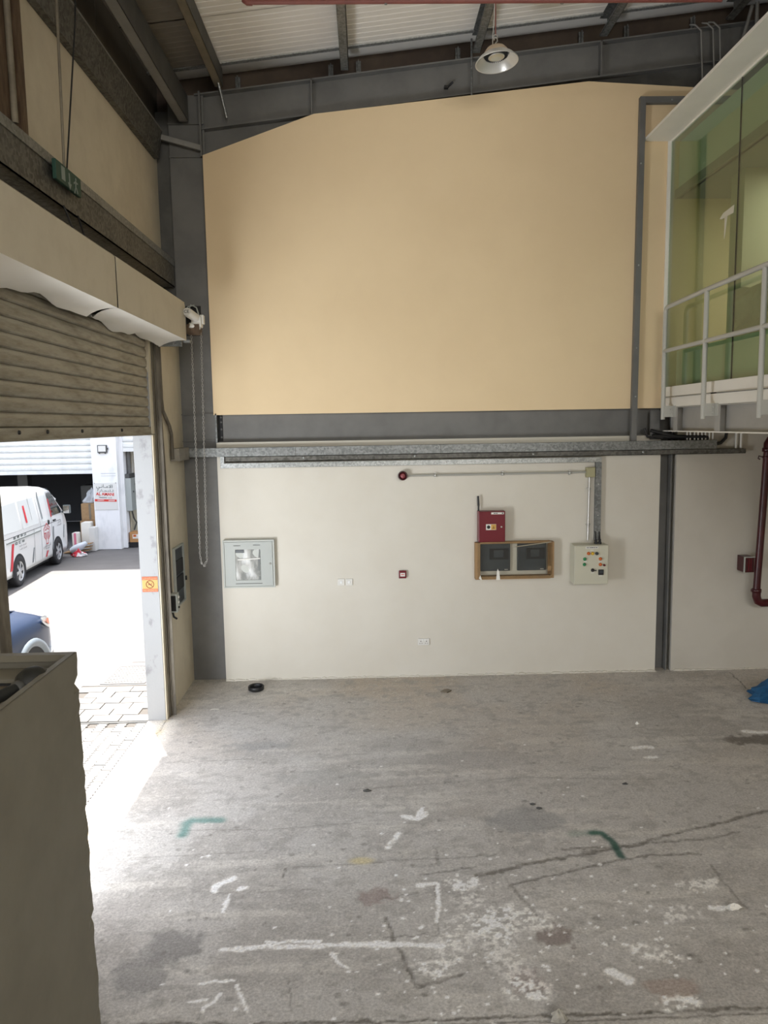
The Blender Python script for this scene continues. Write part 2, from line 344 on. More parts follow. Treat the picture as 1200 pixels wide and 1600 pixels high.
    a = .85*(1-sm(d, .0, .085)); inside = (x > -1.53+.25*(y-5.93)*0) & (y < 5.935-.02*(x+1.5)) & (x > -1.505-.22*(5.935-y)*0); a = np.where(inside, a*.08, a); mixc((.035, .135, .120), .85*a)
    P = [(1.757, 5.629), (1.831, 5.616), (1.879, 5.493), (1.881, 5.291)]; d = dpoly(P, .02); a = .9*(1-sm(d, .012, .05)); mixc((.008, .050, .038), a)
    d = dpoly([(1.60, 5.62), (1.8, 5.63)], .03); mixc((.03, .10, .07), .35*(1-sm(d, .0, .08)))
    c = np.clip(c*1.70, 0, .9)
    v = np.stack([x, y, h-.001], 1)
    # flatten the hidden far strips
    me = bpy.data.meshes.new('floor'); nf = (nx-1)*(ny-1)
    idx = (np.arange(ny-1)[:, None]*nx + np.arange(nx-1)[None, :]).ravel()
    quads = np.stack([idx, idx+1, idx+nx+1, idx+nx], 1).astype(np.int32)
    me.vertices.add(n); me.vertices.foreach_set('co', v.astype(np.float32).ravel())
    me.loops.add(nf*4); me.loops.foreach_set('vertex_index', quads.ravel())
    me.polygons.add(nf); me.polygons.foreach_set('loop_start', np.arange(0, nf*4, 4, dtype=np.int32)); me.polygons.foreach_set('loop_total', np.full(nf, 4, dtype=np.int32))
    me.polygons.foreach_set('use_smooth', np.ones(nf, dtype=bool))
    at = me.color_attributes.new('wear', 'FLOAT_COLOR', 'POINT'); at.data.foreach_set('color', np.concatenate([c, np.ones((n, 1))], 1).astype(np.float32).ravel())
    me.update(); me.validate()
    m = bpy.data.materials.new('worn_concrete'); m.use_nodes = True; N = m.node_tree.nodes; L = m.node_tree.links; b = N['Principled BSDF']
    ca = N.new('ShaderNodeVertexColor'); ca.layer_name = 'wear'; tc = N.new('ShaderNodeTexCoord')
    nz = N.new('ShaderNodeTexNoise'); nz.inputs['Scale'].default_value = 55; nz.inputs['Detail'].default_value = 5; nz.inputs['Roughness'].default_value = .75
    L.new(tc.outputs['Object'], nz.inputs['Vector'])
    mr = N.new('ShaderNodeMapRange'); mr.inputs[1].default_value = .3; mr.inputs[2].default_value = .7; mr.inputs[3].default_value = .68; mr.inputs[4].default_value = 1.28; L.new(nz.outputs['Fac'], mr.inputs[0])
    mx = N.new('ShaderNodeMix'); mx.data_type = 'RGBA'; mx.blend_type = 'MULTIPLY'; mx.inputs[0].default_value = 1
    L.new(ca.outputs[0], mx.inputs['A']); L.new(mr.outputs[0], mx.inputs['B']); L.new(mx.outputs['Result'], b.inputs['Base Color'])
    bp = N.new('ShaderNodeBump'); bp.inputs['Strength'].default_value = .25; bp.inputs['Distance'].default_value = .006; L.new(nz.outputs['Fac'], bp.inputs['Height']); L.new(bp.outputs[0], b.inputs['Normal'])
    b.inputs['Roughness'].default_value = .62; b.inputs['Specular IOR Level'].default_value = .35
    me.materials.append(m); o = link('floor', me); o['kind'] = 'structure'
build_floor()

# ------------------------------------------------------------------ walls
wb = structure('wall_back', MB().box(-2.75, 8.3, 9.76, 9.86, 0, 8.9), M_BROWN)
structure('upper_panel', MB().prism([(-1.92, 3.45), (8.2, 3.45), (8.2, 7.05), (4.08, 7.295), (2.755, 7.373), (-.57, 7.023), (-1.92, 6.56)], 1, 9.47, 9.58), M_TAN, wb, label='tan painted upper wall with a stepped sloping top')
structure('lower_panel', MB().box(-1.90, 3.755, 9.47, 9.60, 0, 3.105), M_WHITE, wb, label='cream white lower wall')
structure('side_panel', MB().box(3.965, 8.2, 9.47, 9.60, 0, 3.40), mat('shaded_grey_cream_paint', (.56, .53, .47), .55, col2=(.52, .49, .43), scale=1.3), wb, label='cream white wall under the office')  # shade under the office is put into this darker paint tone
# crumbled plaster along the foot of the wall
rg = random.Random(5); mb = MB(); xx = -1.9
while xx < 5.3:
    w = rg.uniform(.05, .16); hgt = rg.uniform(.008, .028)
    if not (3.755 < xx + w/2 < 3.965): mb.prism([(xx, 0), (xx+w, 0), (xx+w*.8, hgt*.6), (xx+w*.4, hgt), (xx+w*.1, hgt*.7)], 1, 9.455-rg.uniform(0, .015), 9.475)
    xx += w*.9
o = structure('plaster_edge', mb, M_WHITE, wb); o['kind'] = 'stuff'

wl = structure('wall_left', MB().box(-2.54, -2.33, 8.20, 9.76, 0, 4.75).box(-2.54, -2.33, .0, 4.60, 0, 4.75).box(-2.54, -2.33, -8, -5.4, 0, 4.75).box(-2.54, -2.33, -5.4, 0, 4.25, 4.75).box(-2.60, -2.50, -8, 9.76, 4.75, 6.62), M_CREAM)
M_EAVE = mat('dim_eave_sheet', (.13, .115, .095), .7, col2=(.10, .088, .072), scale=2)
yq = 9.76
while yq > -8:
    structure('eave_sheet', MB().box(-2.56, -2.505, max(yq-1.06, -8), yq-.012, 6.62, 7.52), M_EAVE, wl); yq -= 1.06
structure('door_jamb', MB().box(-2.545, -2.345, 8.192, 8.2, 0, 3.9), M_JAMB, wl, label='scuffed white painted door reveal')
structure('lintel', MB().box(-2.60, -2.52, 4.60, 8.20, 3.67, 4.75), M_CREAM, wl)
structure('wall_right', MB().box(8.2, 8.35, -8, 9.76, 0, 9), M_CREAM)
structure('wall_rear', MB().box(-2.6, 8.3, -8.15, -8, 0, 4.7).box(-2.6, 8.3, -8.15, -8, 7.3, 9).box(-2.6, -1.1, -8.15, -8, 4.7, 7.3).box(7.1, 8.3, -8.15, -8, 4.7, 7.3), M_CREAM)  # high opening made up to hold the added fill lamp

# ------------------------------------------------------------------ roof: sheets, purlins
def zr(x): return 7.745 + .118 * x            # underside of the sheeting
ce = structure('ceiling', MB().prism([(-2.7, zr(-2.7)+.06), (8.3, zr(8.3)+.06), (8.3, zr(8.3)+.12), (-2.7, zr(-2.7)+.12)], 1, -8.1, 9.86), M_ROOF)
yy = 9.36
M_ROOFD = mat('dark_eave_roof_sheet', (.27, .245, .21), .6, col2=(.22, .20, .17), scale=1.6)  # eave-side sheets are darker than the rest of the roof
def roof_sheet(y0, y1, xa=-1.66, xb=8.3):
    mb = MB(); xs = [xa, xb]
    ribs = []; k = y0 + .004
    while k < y1 - .02:                     # shallow ribs running up the slope
        ribs += [(k, 0), (k+.075, 0), (k+.082, .0045), (k+.098, .0045)]; k += .105
    ribs = [r for r in ribs if r[0] < y1 - .004] + [(y1 - .004, 0)]
    pts = [(x, r[0], zr(x) + r[1]) for x in xs for r in ribs]; n = len(ribs)
    mb.add(pts, [(i, i+1, n+i+1, n+i) for i in range(n-1)])
    return mb
while yy > -8:
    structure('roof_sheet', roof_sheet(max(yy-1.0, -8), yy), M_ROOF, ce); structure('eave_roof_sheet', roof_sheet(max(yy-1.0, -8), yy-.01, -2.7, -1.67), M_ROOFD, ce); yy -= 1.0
structure('sheet_trim', MB().prism([(-2.6, zr(-2.6)-.012), (8.2, zr(8.2)-.012), (8.2, zr(8.2)), (-2.6, zr(-2.6))], 1, 9.34, 9.40), M_GALVB, ce)

def purlin(name, x, w, z0, z1, label, y0=-8, y1=9.46, mats=(M_GALVD, M_STEELD), lip=.02):
    t = thing(name, label, 'purlin', (x, 2, z0), 'roof purlins')
    part('bottom_flange', MB().box(x-w/2, x+w/2, y0, y1, z0, z0+.004).box(x-w/2, x-w/2+.004, y0, y1, z0, z0+lip), mats[0], t)
    part('web', MB().box(x+w/2-.005, x+w/2, y0, y1, z0, z1), mats[1], t)
    part('top_flange', MB().box(x-w/2, x+w/2, y0, y1, z1-.004, z1), mats[0], t)
    return t
M_PG = mat('grey_purlin_paint', (.27, .265, .25), .5, col2=(.22, .215, .2), scale=3)
M_PB = mat('dusty_brown_purlin', (.22, .19, .14), .6, col2=(.13, .11, .08), scale=4, stretch=(1, .4, 1))
purlin('eave_purlin', -2.115, .11, 6.925, 7.22, 'grey eave purlin ending at the knee of the steel frame', y1=9.42, mats=(M_PG, M_STEELD))
for x, lb, mt in ((-1.69, 'dusty roof purlin beside the strap brace over the knee', (M_PB, M_STEELD)), (-.185, 'galvanised roof purlin over the plain left half of the tan wall', (M_GALV, M_STEELD)),
                  (1.39, 'galvanised roof purlin just behind the pendant lamp', (M_GALV, M_STEELD)), (2.92, 'galvanised roof purlin over the stiffener right of the pendant lamp', (M_GALV, M_STEELD)),
                  (4.44, 'galvanised roof purlin ending above the white office fascia', (M_GALVD, M_STEELD)), (5.95, 'galvanised roof purlin hidden behind the office fascia', (M_GALVD, M_STEELD))):
    purlin('roof_purlin', x, .095, zr(x)-.215, zr(x)-.012, lb, mats=mt)

# ------------------------------------------------------------------ steel frame
def ztop(x): return 7.51 + .118 * x
def zbot(x): return 7.11 + .118 * x
c = thing('steel_column', 'grey steel column in the corner by the shutter, with hand chain in front', 'column', (-2.12, 9.6, 0))
part('flange', MB().box(-2.33, -1.90, 9.535, 9.55, 0, 7.27), M_STEEL, c)
part('web', MB().box(-2.125, -2.11, 9.55, 9.75, 0, 7.2), M_STEEL, c)
part('side_flange', MB().box(-2.50, -2.33, 9.58, 9.6, 0, 7.1), M_STEELD, c)
for z in (3.455, 3.12, 6.55, 6.93): part('stiffener', MB().box(-2.33, -1.905, 9.505, 9.535, z, z+.014), M_STEEL, c)
part('end_plate', MB().box(-1.945, -1.925, 9.46, 9.56, 6.55, 7.29), M_STEEL, c)
part('cleat_strip', MB().box(-1.905, -1.885, 9.47, 9.55, 3.10, 3.47), M_GALV, c)

c = thing('steel_column', 'dark steel column recessed between the two cream lower walls', 'column', (3.86, 9.6, 0))
part('web', MB().box(3.755, 3.965, 9.60, 9.615, 0, 7.2), M_STEEL, c)
part('flange', MB().box(3.90, 3.915, 9.49, 9.60, 0, 3.4), M_STEEL, c)

r = thing('rafter', 'grey steel rafter sloping up along the top of the tan wall', 'rafter', (0, 9.6, 7.1))
def slope_box(mb, x0, x1, f0, f1, y0, y1, m=0):
    return mb.prism([(x0, f0(x0)), (x1, f0(x1)), (x1, f1(x1)), (x0, f1(x0))], 1, y0, y1, m)
part('web', slope_box(MB(), -2.33, 8.2, zbot, ztop, 9.595, 9.605), M_STEEL, r)
part('top_flange', slope_box(MB(), -2.0, 8.2, lambda x: ztop(x)-.016, ztop, 9.50, 9.70), M_STEEL, r)
part('bottom_flange', slope_box(MB(), -1.93, 8.2, lambda x: zbot(x)-.014, zbot, 9.50, 9.70), M_STEEL, r)
part('knee_haunch', MB().prism([(-1.93, 6.4), (-.5, 6.95), (-.5, zbot(-.5)), (-1.93, zbot(-1.93))], 1, 9.60, 9.612), M_STEEL, r)
part('ridge_haunch', MB().prism([(2.7, 7.3), (8, 7.0), (8, zbot(8)), (2.7, zbot(2.7))], 1, 9.60, 9.612), M_STEELD, r)
for x in (-.592, 2.915): part('stiffener', MB().box(x-.008, x+.008, 9.50, 9.60, zbot(x), ztop(x)), M_STEEL, r)
for x in (-1.50, -.36, -.02, 1.20, 2.72, 3.28, 4.10):
    part('sheet_cleat', MB().box(x-.03, x+.03, 9.70, 9.712, ztop(x)-.02, zr(x)-.02).box(x-.006, x+.006, 9.66, 9.70, ztop(x)-.02, zr(x)-.02), M_GALV, r)
single('strap_brace', MB().tube([(-1.705, 9.30, 7.49), (-1.615, 9.485, 6.99)], .016, 4), M_GALVB, (-1.66, 9.4, 6.99), 'pale flat strap brace slanting down from purlin onto the rafter', 'brace')
single('knee_brace', MB().prism([(-2.50, 6.815), (-1.93, 6.66), (-1.93, 6.60), (-2.50, 6.755)], 1, 9.42, 9.47), M_PG, (-2.2, 9.45, 6.6), 'short grey angle brace slanting across the column head', 'brace')

b = thing('wall_beam', 'grey steel beam across the back wall between tan and cream panels', 'beam', (.9, 9.6, 3.1))
part('web', MB().box(-1.885, 3.76, 9.575, 9.59, 3.10, 3.47), M_STEEL, b)
part('top_flange', MB().box(-1.80, 3.76, 9.51, 9.60, 3.452, 3.466), M_STEEL, b)
part('bottom_flange', MB().box(-1.80, 3.76, 9.51, 9.60, 3.106, 3.12), M_STEEL, b)
part('end_gap', MB().box(-1.885, -1.83, 9.565, 9.574, 3.12, 3.45), M_DARK, b)
for z in (3.17, 3.27, 3.36, 3.42): part('bolt', MB().lathe((-1.845, 9.565, z), (0, -1, 0), [(0, .014), (.013, .014), (.013, 0)], 6, smooth=False), M_STEELD, b)

# ------------------------------------------------------------------ left wall steel above the door
g = thing('wall_girt', 'weathered galvanised channel girt along the left wall above the hood', 'girt', (-2.4, 5, 4.98))
part('web', MB().box(-2.345, -2.335, -8, 9.50, 5.02, 5.34), M_GALVD, g)
part('top_flange', MB().box(-2.49, -2.335, -8, 9.50, 5.335, 5.345).box(-2.337, -2.325, -8, 9.5, 5.27, 5.345), M_GALV, g)
part('bottom_flange', MB().box(-2.49, -2.335, -8, 9.50, 5.02, 5.03).box(-2.49, -2.48, -8, 9.5, 5.03, 5.06), M_GALVD, g)
g = thing('eave_beam', 'dark galvanised eave beam along the top of left wall', 'beam', (-2.4, 5, 6.5))
part('lower_flange', MB().box(-2.498, -2.43, -8, 9.44, 6.51, 6.522), M_GALVD, g)
part('web', MB().prism([(-2.445, 6.52), (-2.435, 6.52), (-2.385, 6.82), (-2.395, 6.82)], 1, -8, 9.44), M_GALVD, g)
part('upper_flange', MB().box(-2.48, -2.375, -8, 9.44, 6.82, 6.83), M_PG, g)
p = thing('wind_post', 'rusty brown steel post on the left wall above the shutter', 'post', (-2.45, 5.35, 5.35))
part('flange', MB().box(-2.36, -2.345, 5.08, 5.58, 5.35, 7.4), M_RUST, p)
part('web', MB().box(-2.495, -2.36, 5.56, 5.575, 5.35, 7.4), M_RUST, p)
part('pipe', MB().tube([(-2.325, 5.33, 5.35), (-2.325, 5.32, 7.3)], .022, 10), M_PB, p)
part('edge_strip', MB().box(-2.345, -2.33, 5.44, 5.47, 5.35, 7.35).box(-2.345, -2.33, 5.10, 5.13, 5.35, 7.35), M_RUST, p)

# exit sign hung on two rods
e = thing('exit_sign', 'green emergency exit sign against the girt on two hanging rods', 'sign', (-2.28, 6.08, 5.13))
part('sign_plate', MB().box(-2.30, -2.27, 5.84, 6.33, 5.155, 5.30), M_SIGNG, e, .004)
xf = -2.268; M_EXW = mat('faded_sign_symbol', (.22, .27, .25), .6)
mk = MB().box(xf, xf+.002, 5.93, 6.00, 5.18, 5.28)
mk2 = MB().box(xf, xf+.002, 6.075, 6.095, 5.19, 5.27).prism([(6.05, 5.195), (6.12, 5.195), (6.085, 5.145)], 0, xf, xf+.002)
mk3 = MB().lathe((xf, 6.215, 5.263), (1, 0, 0), [(0, .002), (.012, .002), (.012, 0)], 10)
for q in ([(6.20, 5.25), (6.225, 5.25), (6.215, 5.20), (6.195, 5.20)], [(6.20, 5.205), (6.215, 5.205), (6.18, 5.145), (6.168, 5.15)], [(6.205, 5.205), (6.22, 5.205), (6.25, 5.17), (6.238, 5.155)], [(6.20, 5.245), (6.20, 5.23), (6.17, 5.215), (6.165, 5.225)], [(6.22, 5.245), (6.225, 5.23), (6.255, 5.235), (6.255, 5.245)]):
    mk3.prism(q, 0, xf, xf+.002)
for nm, q in (('door_symbol', mk), ('arrow_symbol', mk2), ('running_figure_symbol', mk3)): part(nm, q, M_EXW, e)
part('hanging_rod', MB().tube([(-2.285, 6.04, 5.30), (-2.24, 5.98, 6.6), (-2.22, 5.95, 7.40)], .011, 8), M_PB, e)
part('hanging_rod', MB().tube([(-2.285, 6.09, 5.30), (-2.23, 6.30, 6.45), (-2.2, 6.42, 7.40)], .007, 8), M_BLACK, e)
for i, (ya, yb) in enumerate(((6.07, 6.05), (6.36, 6.22))):
    single('drop_rod', MB().tube([(-2.32, ya, 5.025), (-2.18, yb, 4.64)], .008, 6), M_BLACK, (-2.25, yb, 4.64), ('short black rod from girt down to hood, under the exit sign', 'short slanting black rod from girt to hood, beyond the exit sign')[i], 'rod')

# ------------------------------------------------------------------ roller shutter, guides, hood, motor, chain
sh = thing('roller_shutter', 'half raised dirty brown steel roller shutter in the doorway', 'shutter', (-2.36, 6.5, 3.24))
def slat_mb(x, y0, y1, pitch, bulge, z0=0.0):
    """curled slat: convex face with an interlocking bead"""
    pr = [(0, 0), (bulge*.75, .012), (bulge, pitch*.30), (bulge, pitch*.62), (bulge*.7, pitch*.86), (bulge*.2, pitch*.97), (-.006, pitch), (-.010, pitch*.5), (-.006, .0)]
    return MB().prism([(x+a, z0+z) for a, z in pr], 1, y0, y1)
sl_me = slat_mb(0, 4.655, 8.335, .105, .020).mesh('slat', M_SLAT)
for k in range(11):
    o = bpy.data.objects.new('slat', sl_me); COL.objects.link(o); o.parent = sh; o.matrix_parent_inverse = Matrix.Translation(-root_loc(sh)); o.location = (-2.375, 0, 3.315 + .105 * k)
bb = part('bottom_bar', MB().box(-2.385, -2.345, 4.655, 8.33, 3.235, 3.315).box(-2.39, -2.325, 4.655, 8.33, 3.225, 3.237), M_SLAT, sh)
for y in (5.10, 5.55, 6.22, 7.22, 8.24): part('bolt', MB().lathe((-2.345, y, 3.285), (1, 0, 0), [(0, .012), (.013, .012), (.016, 0)], 8), M_BLACK, bb)
for y0, nm in ((8.335, 'far'), (4.625, 'near')):
    gu = part('guide_rail', MB().box(-2.40, -2.30, y0, y0+.012, 0, 4.22).box(-2.325, -2.315, y0-.055, y0+.012, 0, 4.22).box(-2.40, -2.39, y0-.055, y0+.012, 0, 4.22) if nm == 'far' else
              MB().box(-2.40, -2.30, y0, y0+.012, 0, 4.22).box(-2.325, -2.315, y0, y0+.05, 0, 4.22).box(-2.40, -2.39, y0, y0+.05, 0, 4.22), M_GUIDE, sh)
    part('angle', MB().box(-2.325, -2.265, y0+.012, y0+.022, 0, 4.2) if nm == 'far' else MB().box(-2.325, -2.265, y0-.012, y0, 0, 4.2), M_GUIDE, gu)
part('drum', MB().tube([(-2.27, 4.6, 4.55), (-2.27, 8.3, 4.55)], .17, 24), M_GUIDE, sh)

hd = thing('shutter_hood', 'cream sheet metal hood box over the roller shutter, dented beneath', 'hood', (-2.0, 6.2, 4.26))
def hood_bottom(y0, y1, fn):
    mb = MB(); n = 26
    def P(u, v):
        y = y0 + (y1-y0)*u; xb = fn(y); x = -1.97 + (xb+1.97)*v
        z = 4.257 - .004*math.sin(v*3.1)*(1+math.sin(y*9)) - .028*v**3*(1.1+math.sin(y*5.3+1)) + .012*math.sin(y*14)*v**2
        return (x, y, z)
    mb.grid(P, n, 6); b = len(mb.v)
    mb.grid(lambda u, v: tuple(Vector(P(u, v)) + Vector((0, 0, .003))), n, 6); return mb
f1 = lambda y: -2.325 - .02*math.sin(y*3) + .10*max(0, 1-abs(y-6.13)/.30)**1.5
f2 = lambda y: -2.33 + .02*math.sin(y*6+1) + .16*max(0, 1-abs(y-6.14)/.38)**1.4 + .05*max(0, 1-abs(y-8.4)/.5)
part('front_sheet', MB().box(-1.973, -1.970, 3.8, 6.135, 4.257, 4.655).prism([(-1.973, 4.655), (-2.10, 4.70), (-2.10, 4.703), (-1.970, 4.658)], 1, 3.8, 6.135), M_HOOD, hd)
part('front_sheet', MB().prism([(6.155, 4.257), (8.40, 4.257), (8.40, 4.625), (8.375, 4.655), (6.145, 4.655)], 0, -1.968, -1.965).prism([(-1.968, 4.655), (-2.10, 4.70), (-2.10, 4.703), (-1.965, 4.658)], 1, 6.145, 8.40), M_HOOD, hd)
part('under_sheet', hood_bottom(3.8, 6.135, f1), M_FRAMEW, hd)
part('under_sheet', hood_bottom(6.155, 8.40, f2), M_FRAMEW, hd)
part('end_cap', MB().box(-2.33, -1.968, 8.385, 8.40, 4.25, 4.65), M_HOOD, hd)
part('end_cap', MB().box(-2.33, -1.973, 3.79, 3.80, 4.25, 4.655), M_HOOD, hd)
part('top_sheet', MB().box(-2.33, -2.09, 3.8, 8.40, 4.698, 4.703), M_HOOD, hd)
part('support_angle', MB().box(-2.33, -2.02, 8.40, 8.43, 4.19, 4.255).box(-2.0, -1.93, 8.405, 8.47, 4.23, 4.258), M_GALV, hd)

mo = thing('shutter_motor', 'white shutter motor on a dark bracket at the hood end', 'motor', (-1.92, 8.6, 4.36))
part('bracket_plate', MB().box(-2.02, -1.85, 8.66, 8.672, 4.33, 4.66), M_DARK, mo)
part('bracket_box', MB().box(-1.985, -1.845, 8.50, 8.66, 4.335, 4.44), M_RUST, mo)
part('motor_body', MB().tube([(-1.925, 8.345, 4.545), (-1.87, 8.60, 4.50)], [.050, .048], 20).tube([(-1.93, 8.32, 4.549), (-1.925, 8.345, 4.545)], [.042, .050], 20), M_WHITEP, mo)
part('gear_housing', MB().cbox((-1.88, 8.58, 4.47), (.11, .12, .12)).tube([(-1.95, 8.50, 4.43), (-1.85, 8.56, 4.40)], .03, 10), M_WHITEP, mo, .012)
part('limit_switch', MB().box(-1.845, -1.805, 8.56, 8.64, 4.45, 4.55), M_WHITEP, mo, .006)
part('cable', MB().tube([(-1.98, 8.58, 4.58), (-1.94, 8.58, 4.66), (-1.88, 8.58, 4.63), (-1.86, 8.58, 4.56), (-1.87, 8.58, 4.5)], .008, 6).tube([(-2.0, 8.56, 4.6), (-1.97, 8.57, 4.64), (-1.9, 8.57, 4.655)], .007, 6), M_GREYBOX, mo)
part('conformity_mark', text_mb('CE', .05, (-1.9315, 8.3155, 4.5497), (1, -.216, 0), (0, .17, 1), 0), M_BLACK, mo)
ch = MB()
def links(p0, p1, step=.030):
    p0 = Vector(p0); p1 = Vector(p1); n = int((p1-p0).length/step); d = (p1-p0).normalized()
    a = d.cross(Vector((0, 1, 0))).normalized(); b_ = d.cross(a)
    for i in range(n+1):
        c = p0 + (p1-p0)*(i/n); s = a if i % 2 else b_
        ring = [c + d*(.019*math.cos(t)) + s*(.010*math.sin(t)) for t in [k*math.pi/3 for k in range(6)]]
        ch.tube(ring + ring[:1], .0033, 4, cap=False)
cx0, cx1, cy = -1.968, -1.845, 8.60
links((-1.955, cy, 4.34), (cx0, cy, 1.82)); links((cx0, cy, 1.82), (-1.955, cy, 1.73)); links((-1.955, cy, 1.73), (-1.925, cy, 1.70)); links((-1.925, cy, 1.70), (-1.89, cy, 1.76)); links((-1.89, cy, 1.76), (cx1, cy, 4.34))
single('hand_chain', ch, mat('chain_steel', (.32, .31, .29), .45, .6), (-1.92, 8.6, 1.7), 'long looped hand chain hanging from shutter motor in front of column', 'chain')

# ------------------------------------------------------------------ left wall fittings
single('wall_conduit', MB().tube([(-2.30, 8.50, 4.20), (-2.30, 8.50, 3.62), (-2.30, 8.53, 3.5), (-2.30, 8.79, 3.32), (-2.30, 8.86, 3.22), (-2.30, 8.87, 2.93)], .021, 10), M_GUIDE, (-2.30, 8.7, 2.93), 'brownish conduit bending down the wall beside the shutter guide', 'conduit')
single('wall_conduit', MB().tube([(-2.30, 8.45, 3.4), (-2.30, 8.50, 2.8), (-2.30, 8.52, 1.40)], .014, 8), M_GUIDE, (-2.30, 8.5, 1.4), 'thin conduit running down to the push-button box by the guide', 'conduit')
pb = thing('push_button_box', 'small shutter push-button box on a conduit by the guide rail', 'switch', (-2.27, 8.54, 1.18))
part('case', MB().box(-2.328, -2.235, 8.49, 8.60, 1.17, 1.39), M_GREYBOX, pb, .006)
part('dark_side', MB().box(-2.318, -2.245, 8.484, 8.49, 1.19, 1.37), M_BLACK, pb)
for z in (1.22, 1.28, 1.34): part('button', MB().lathe((-2.235, 8.56, z), (1, 0, 0), [(.014, 0), (.014, .012), (0, .012)], 10), M_WHITEP if z > 1.25 else M_BLACK, pb)
part('cable_tail', MB().tube([(-2.29, 8.5, 1.17), (-2.28, 8.5, 1.12), (-2.25, 8.52, 1.09)], .012, 6), M_BLACK, pb)
rb = thing('recessed_panel_box', 'dark recessed electrical panel opening in the return wall by column', 'box', (-2.33, 8.98, 1.17))
part('back_panel', MB().box(-2.325, -2.318, 8.78, 9.17, 1.18, 1.86), M_NAVY, rb)
part('frame', MB().box(-2.33, -2.30, 8.75, 8.775, 1.16, 1.88).box(-2.33, -2.30, 9.175, 9.205, 1.16, 1.88).box(-2.33, -2.30, 8.775, 9.175, 1.86, 1.88).box(-2.33, -2.30, 8.775, 9.175, 1.16, 1.18), M_GREYBOX, rb)
for z in (1.42, 1.62): part('inner_plate', MB().box(-2.318, -2.308, 8.80, 9.15, z-.08, z+.09), M_DARK, rb)
part('latch', MB().box(-2.318, -2.285, 9.19, 9.225, 1.41, 1.46), M_BLACK, rb)

# no-smoking sticker on the door reveal
sg = thing('no_smoking_sign', 'orange and yellow no smoking sticker on the door reveal', 'sign', (-2.44, 8.19, 1.49))
part('sheet', MB().box(-2.528, -2.356, 8.187, 8.192, 1.49, 1.662), mat('yellow_sticker', (.52, .30, .06), .5), sg)
M_STR = mat('orange_red_print', (.46, .085, .015), .5)
part('band', MB().box(-2.528, -2.356, 8.184, 8.187, 1.625, 1.662), M_STR, sg)
part('band', MB().box(-2.528, -2.356, 8.184, 8.187, 1.49, 1.525), M_STR, sg)
q = MB(); ring = [(-2.442+.042*math.cos(t*math.pi/16), 8.185, 1.575+.042*math.sin(t*math.pi/16)) for t in range(33)]
q.tube(ring, .0035, 4, cap=False); q.tube([(-2.470, 8.185, 1.604), (-2.414, 8.185, 1.546)], .0035, 4); q.box(-2.462, -2.425, 8.184, 8.187, 1.568, 1.578); q.tube([(-2.425, 8.185, 1.58), (-2.42, 8.185, 1.595)], .002, 4)
part('prohibition_symbol', q, mat('dark_orange_print', (.20, .035, .008), .5), sg)
M_STX = mat('pale_yellow_print', (.6, .36, .14), .5)
part('lettering', joinmb(text_mb('NO SMOKING', .024, (-2.442, 8.183, 1.508), (1, 0, 0), (0, 0, 1), fitw=.15), text_mb('ﻦﻴﺧﺪﺘﻟﺍ ﻉﻮﻨﻤﻣ', .026, (-2.442, 8.183, 1.644), (1, 0, 0), (0, 0, 1), fitw=.15)), M_STX, sg)

# ------------------------------------------------------------------ back wall: trays and conduits
t = thing('cable_tray', 'upper long galvanised cable trunking across the back wall', 'trunking', (1, 9.4, 2.93))
part('trunking_run', MB().box(-2.325, 4.43, 9.36, 9.463, 2.93, 3.04), M_GALV, t, .003)
part('corner_piece', MB().box(-2.325, -2.22, 8.87, 9.36, 2.905, 3.055), mat('brownish_galvanised', (.30, .28, .24), .5, .3, col2=(.24, .22, .19), scale=9), t, .003)
for x in (-.9, .92, 2.6): part('joint_strap', MB().box(x, x+.004, 9.355, 9.36, 2.93, 3.04), M_GALVD, t)
s_ = thing('lower_channel', 'lower dark galvanised channel under the cable trunking', 'trunking', (1.5, 9.4, 2.86))
part('channel', MB().box(-1.78, 4.815, 9.39, 9.455, 2.862, 2.868).box(-1.78, 4.815, 9.45, 9.456, 2.862, 2.925).box(-1.78, 4.815, 9.39, 9.397, 2.862, 2.878).box(-1.78, 4.815, 9.385, 9.40, 2.878, 2.922), M_GALVD, s_)
for x in (-.8, .6, 2.1, 3.5): part('fixing', MB().lathe((x, 9.385, 2.90), (0, -1, 0), [(0, .006), (.013, .004), (.015, 0)], 8), M_GALVB, s_)
t = thing('wall_trunking', 'slim bright galvanised trunking turning down to the control panel', 'trunking', (.6, 9.45, 1.77))
part('horizontal_run', MB().box(-1.85, 2.98, 9.415, 9.463, 2.782, 2.845), M_GALVB, t, .002)
part('short_riser', MB().box(-1.85, -1.80, 9.412, 9.463, 2.845, 2.932), M_GALVB, t, .002)
part('drop', MB().box(2.905, 2.98, 9.41, 9.463, 1.775, 2.782), M_GALV, t, .002)
for x in (-1.2, -.3, 1.0, 1.9): part('screw', MB().lathe((x, 9.415, 2.815), (0, -1, 0), [(0, .004), (.008, .003), (.009, 0)], 8), M_ALU, t)
for z in (2.1, 2.5): part('screw', MB().lathe((2.942, 9.41, z), (0, -1, 0), [(0, .004), (.008, .003), (.009, 0)], 8), M_ALU, t)
t = thing('tall_trunking', 'tall grey trunking rising up the tan wall beside office glass', 'trunking', (3.40, 9.45, 3.04))
part('riser', MB().prism([(3.345, 3.04), (3.415, 3.04), (3.435, 7.17), (3.365, 7.17)], 1, 9.40, 9.463), M_STEEL, t, .002)
part('top_branch', MB().box(3.435, 4.6, 9.40, 9.463, 7.095, 7.17), M_STEEL, t, .002)
for z in (3.6, 4.2, 5.2, 6.4): part('screw', MB().lathe((3.39, 9.40, z), (0, -1, 0), [(0, .005), (.010, .004), (.011, 0)], 8), M_GALVB, t)
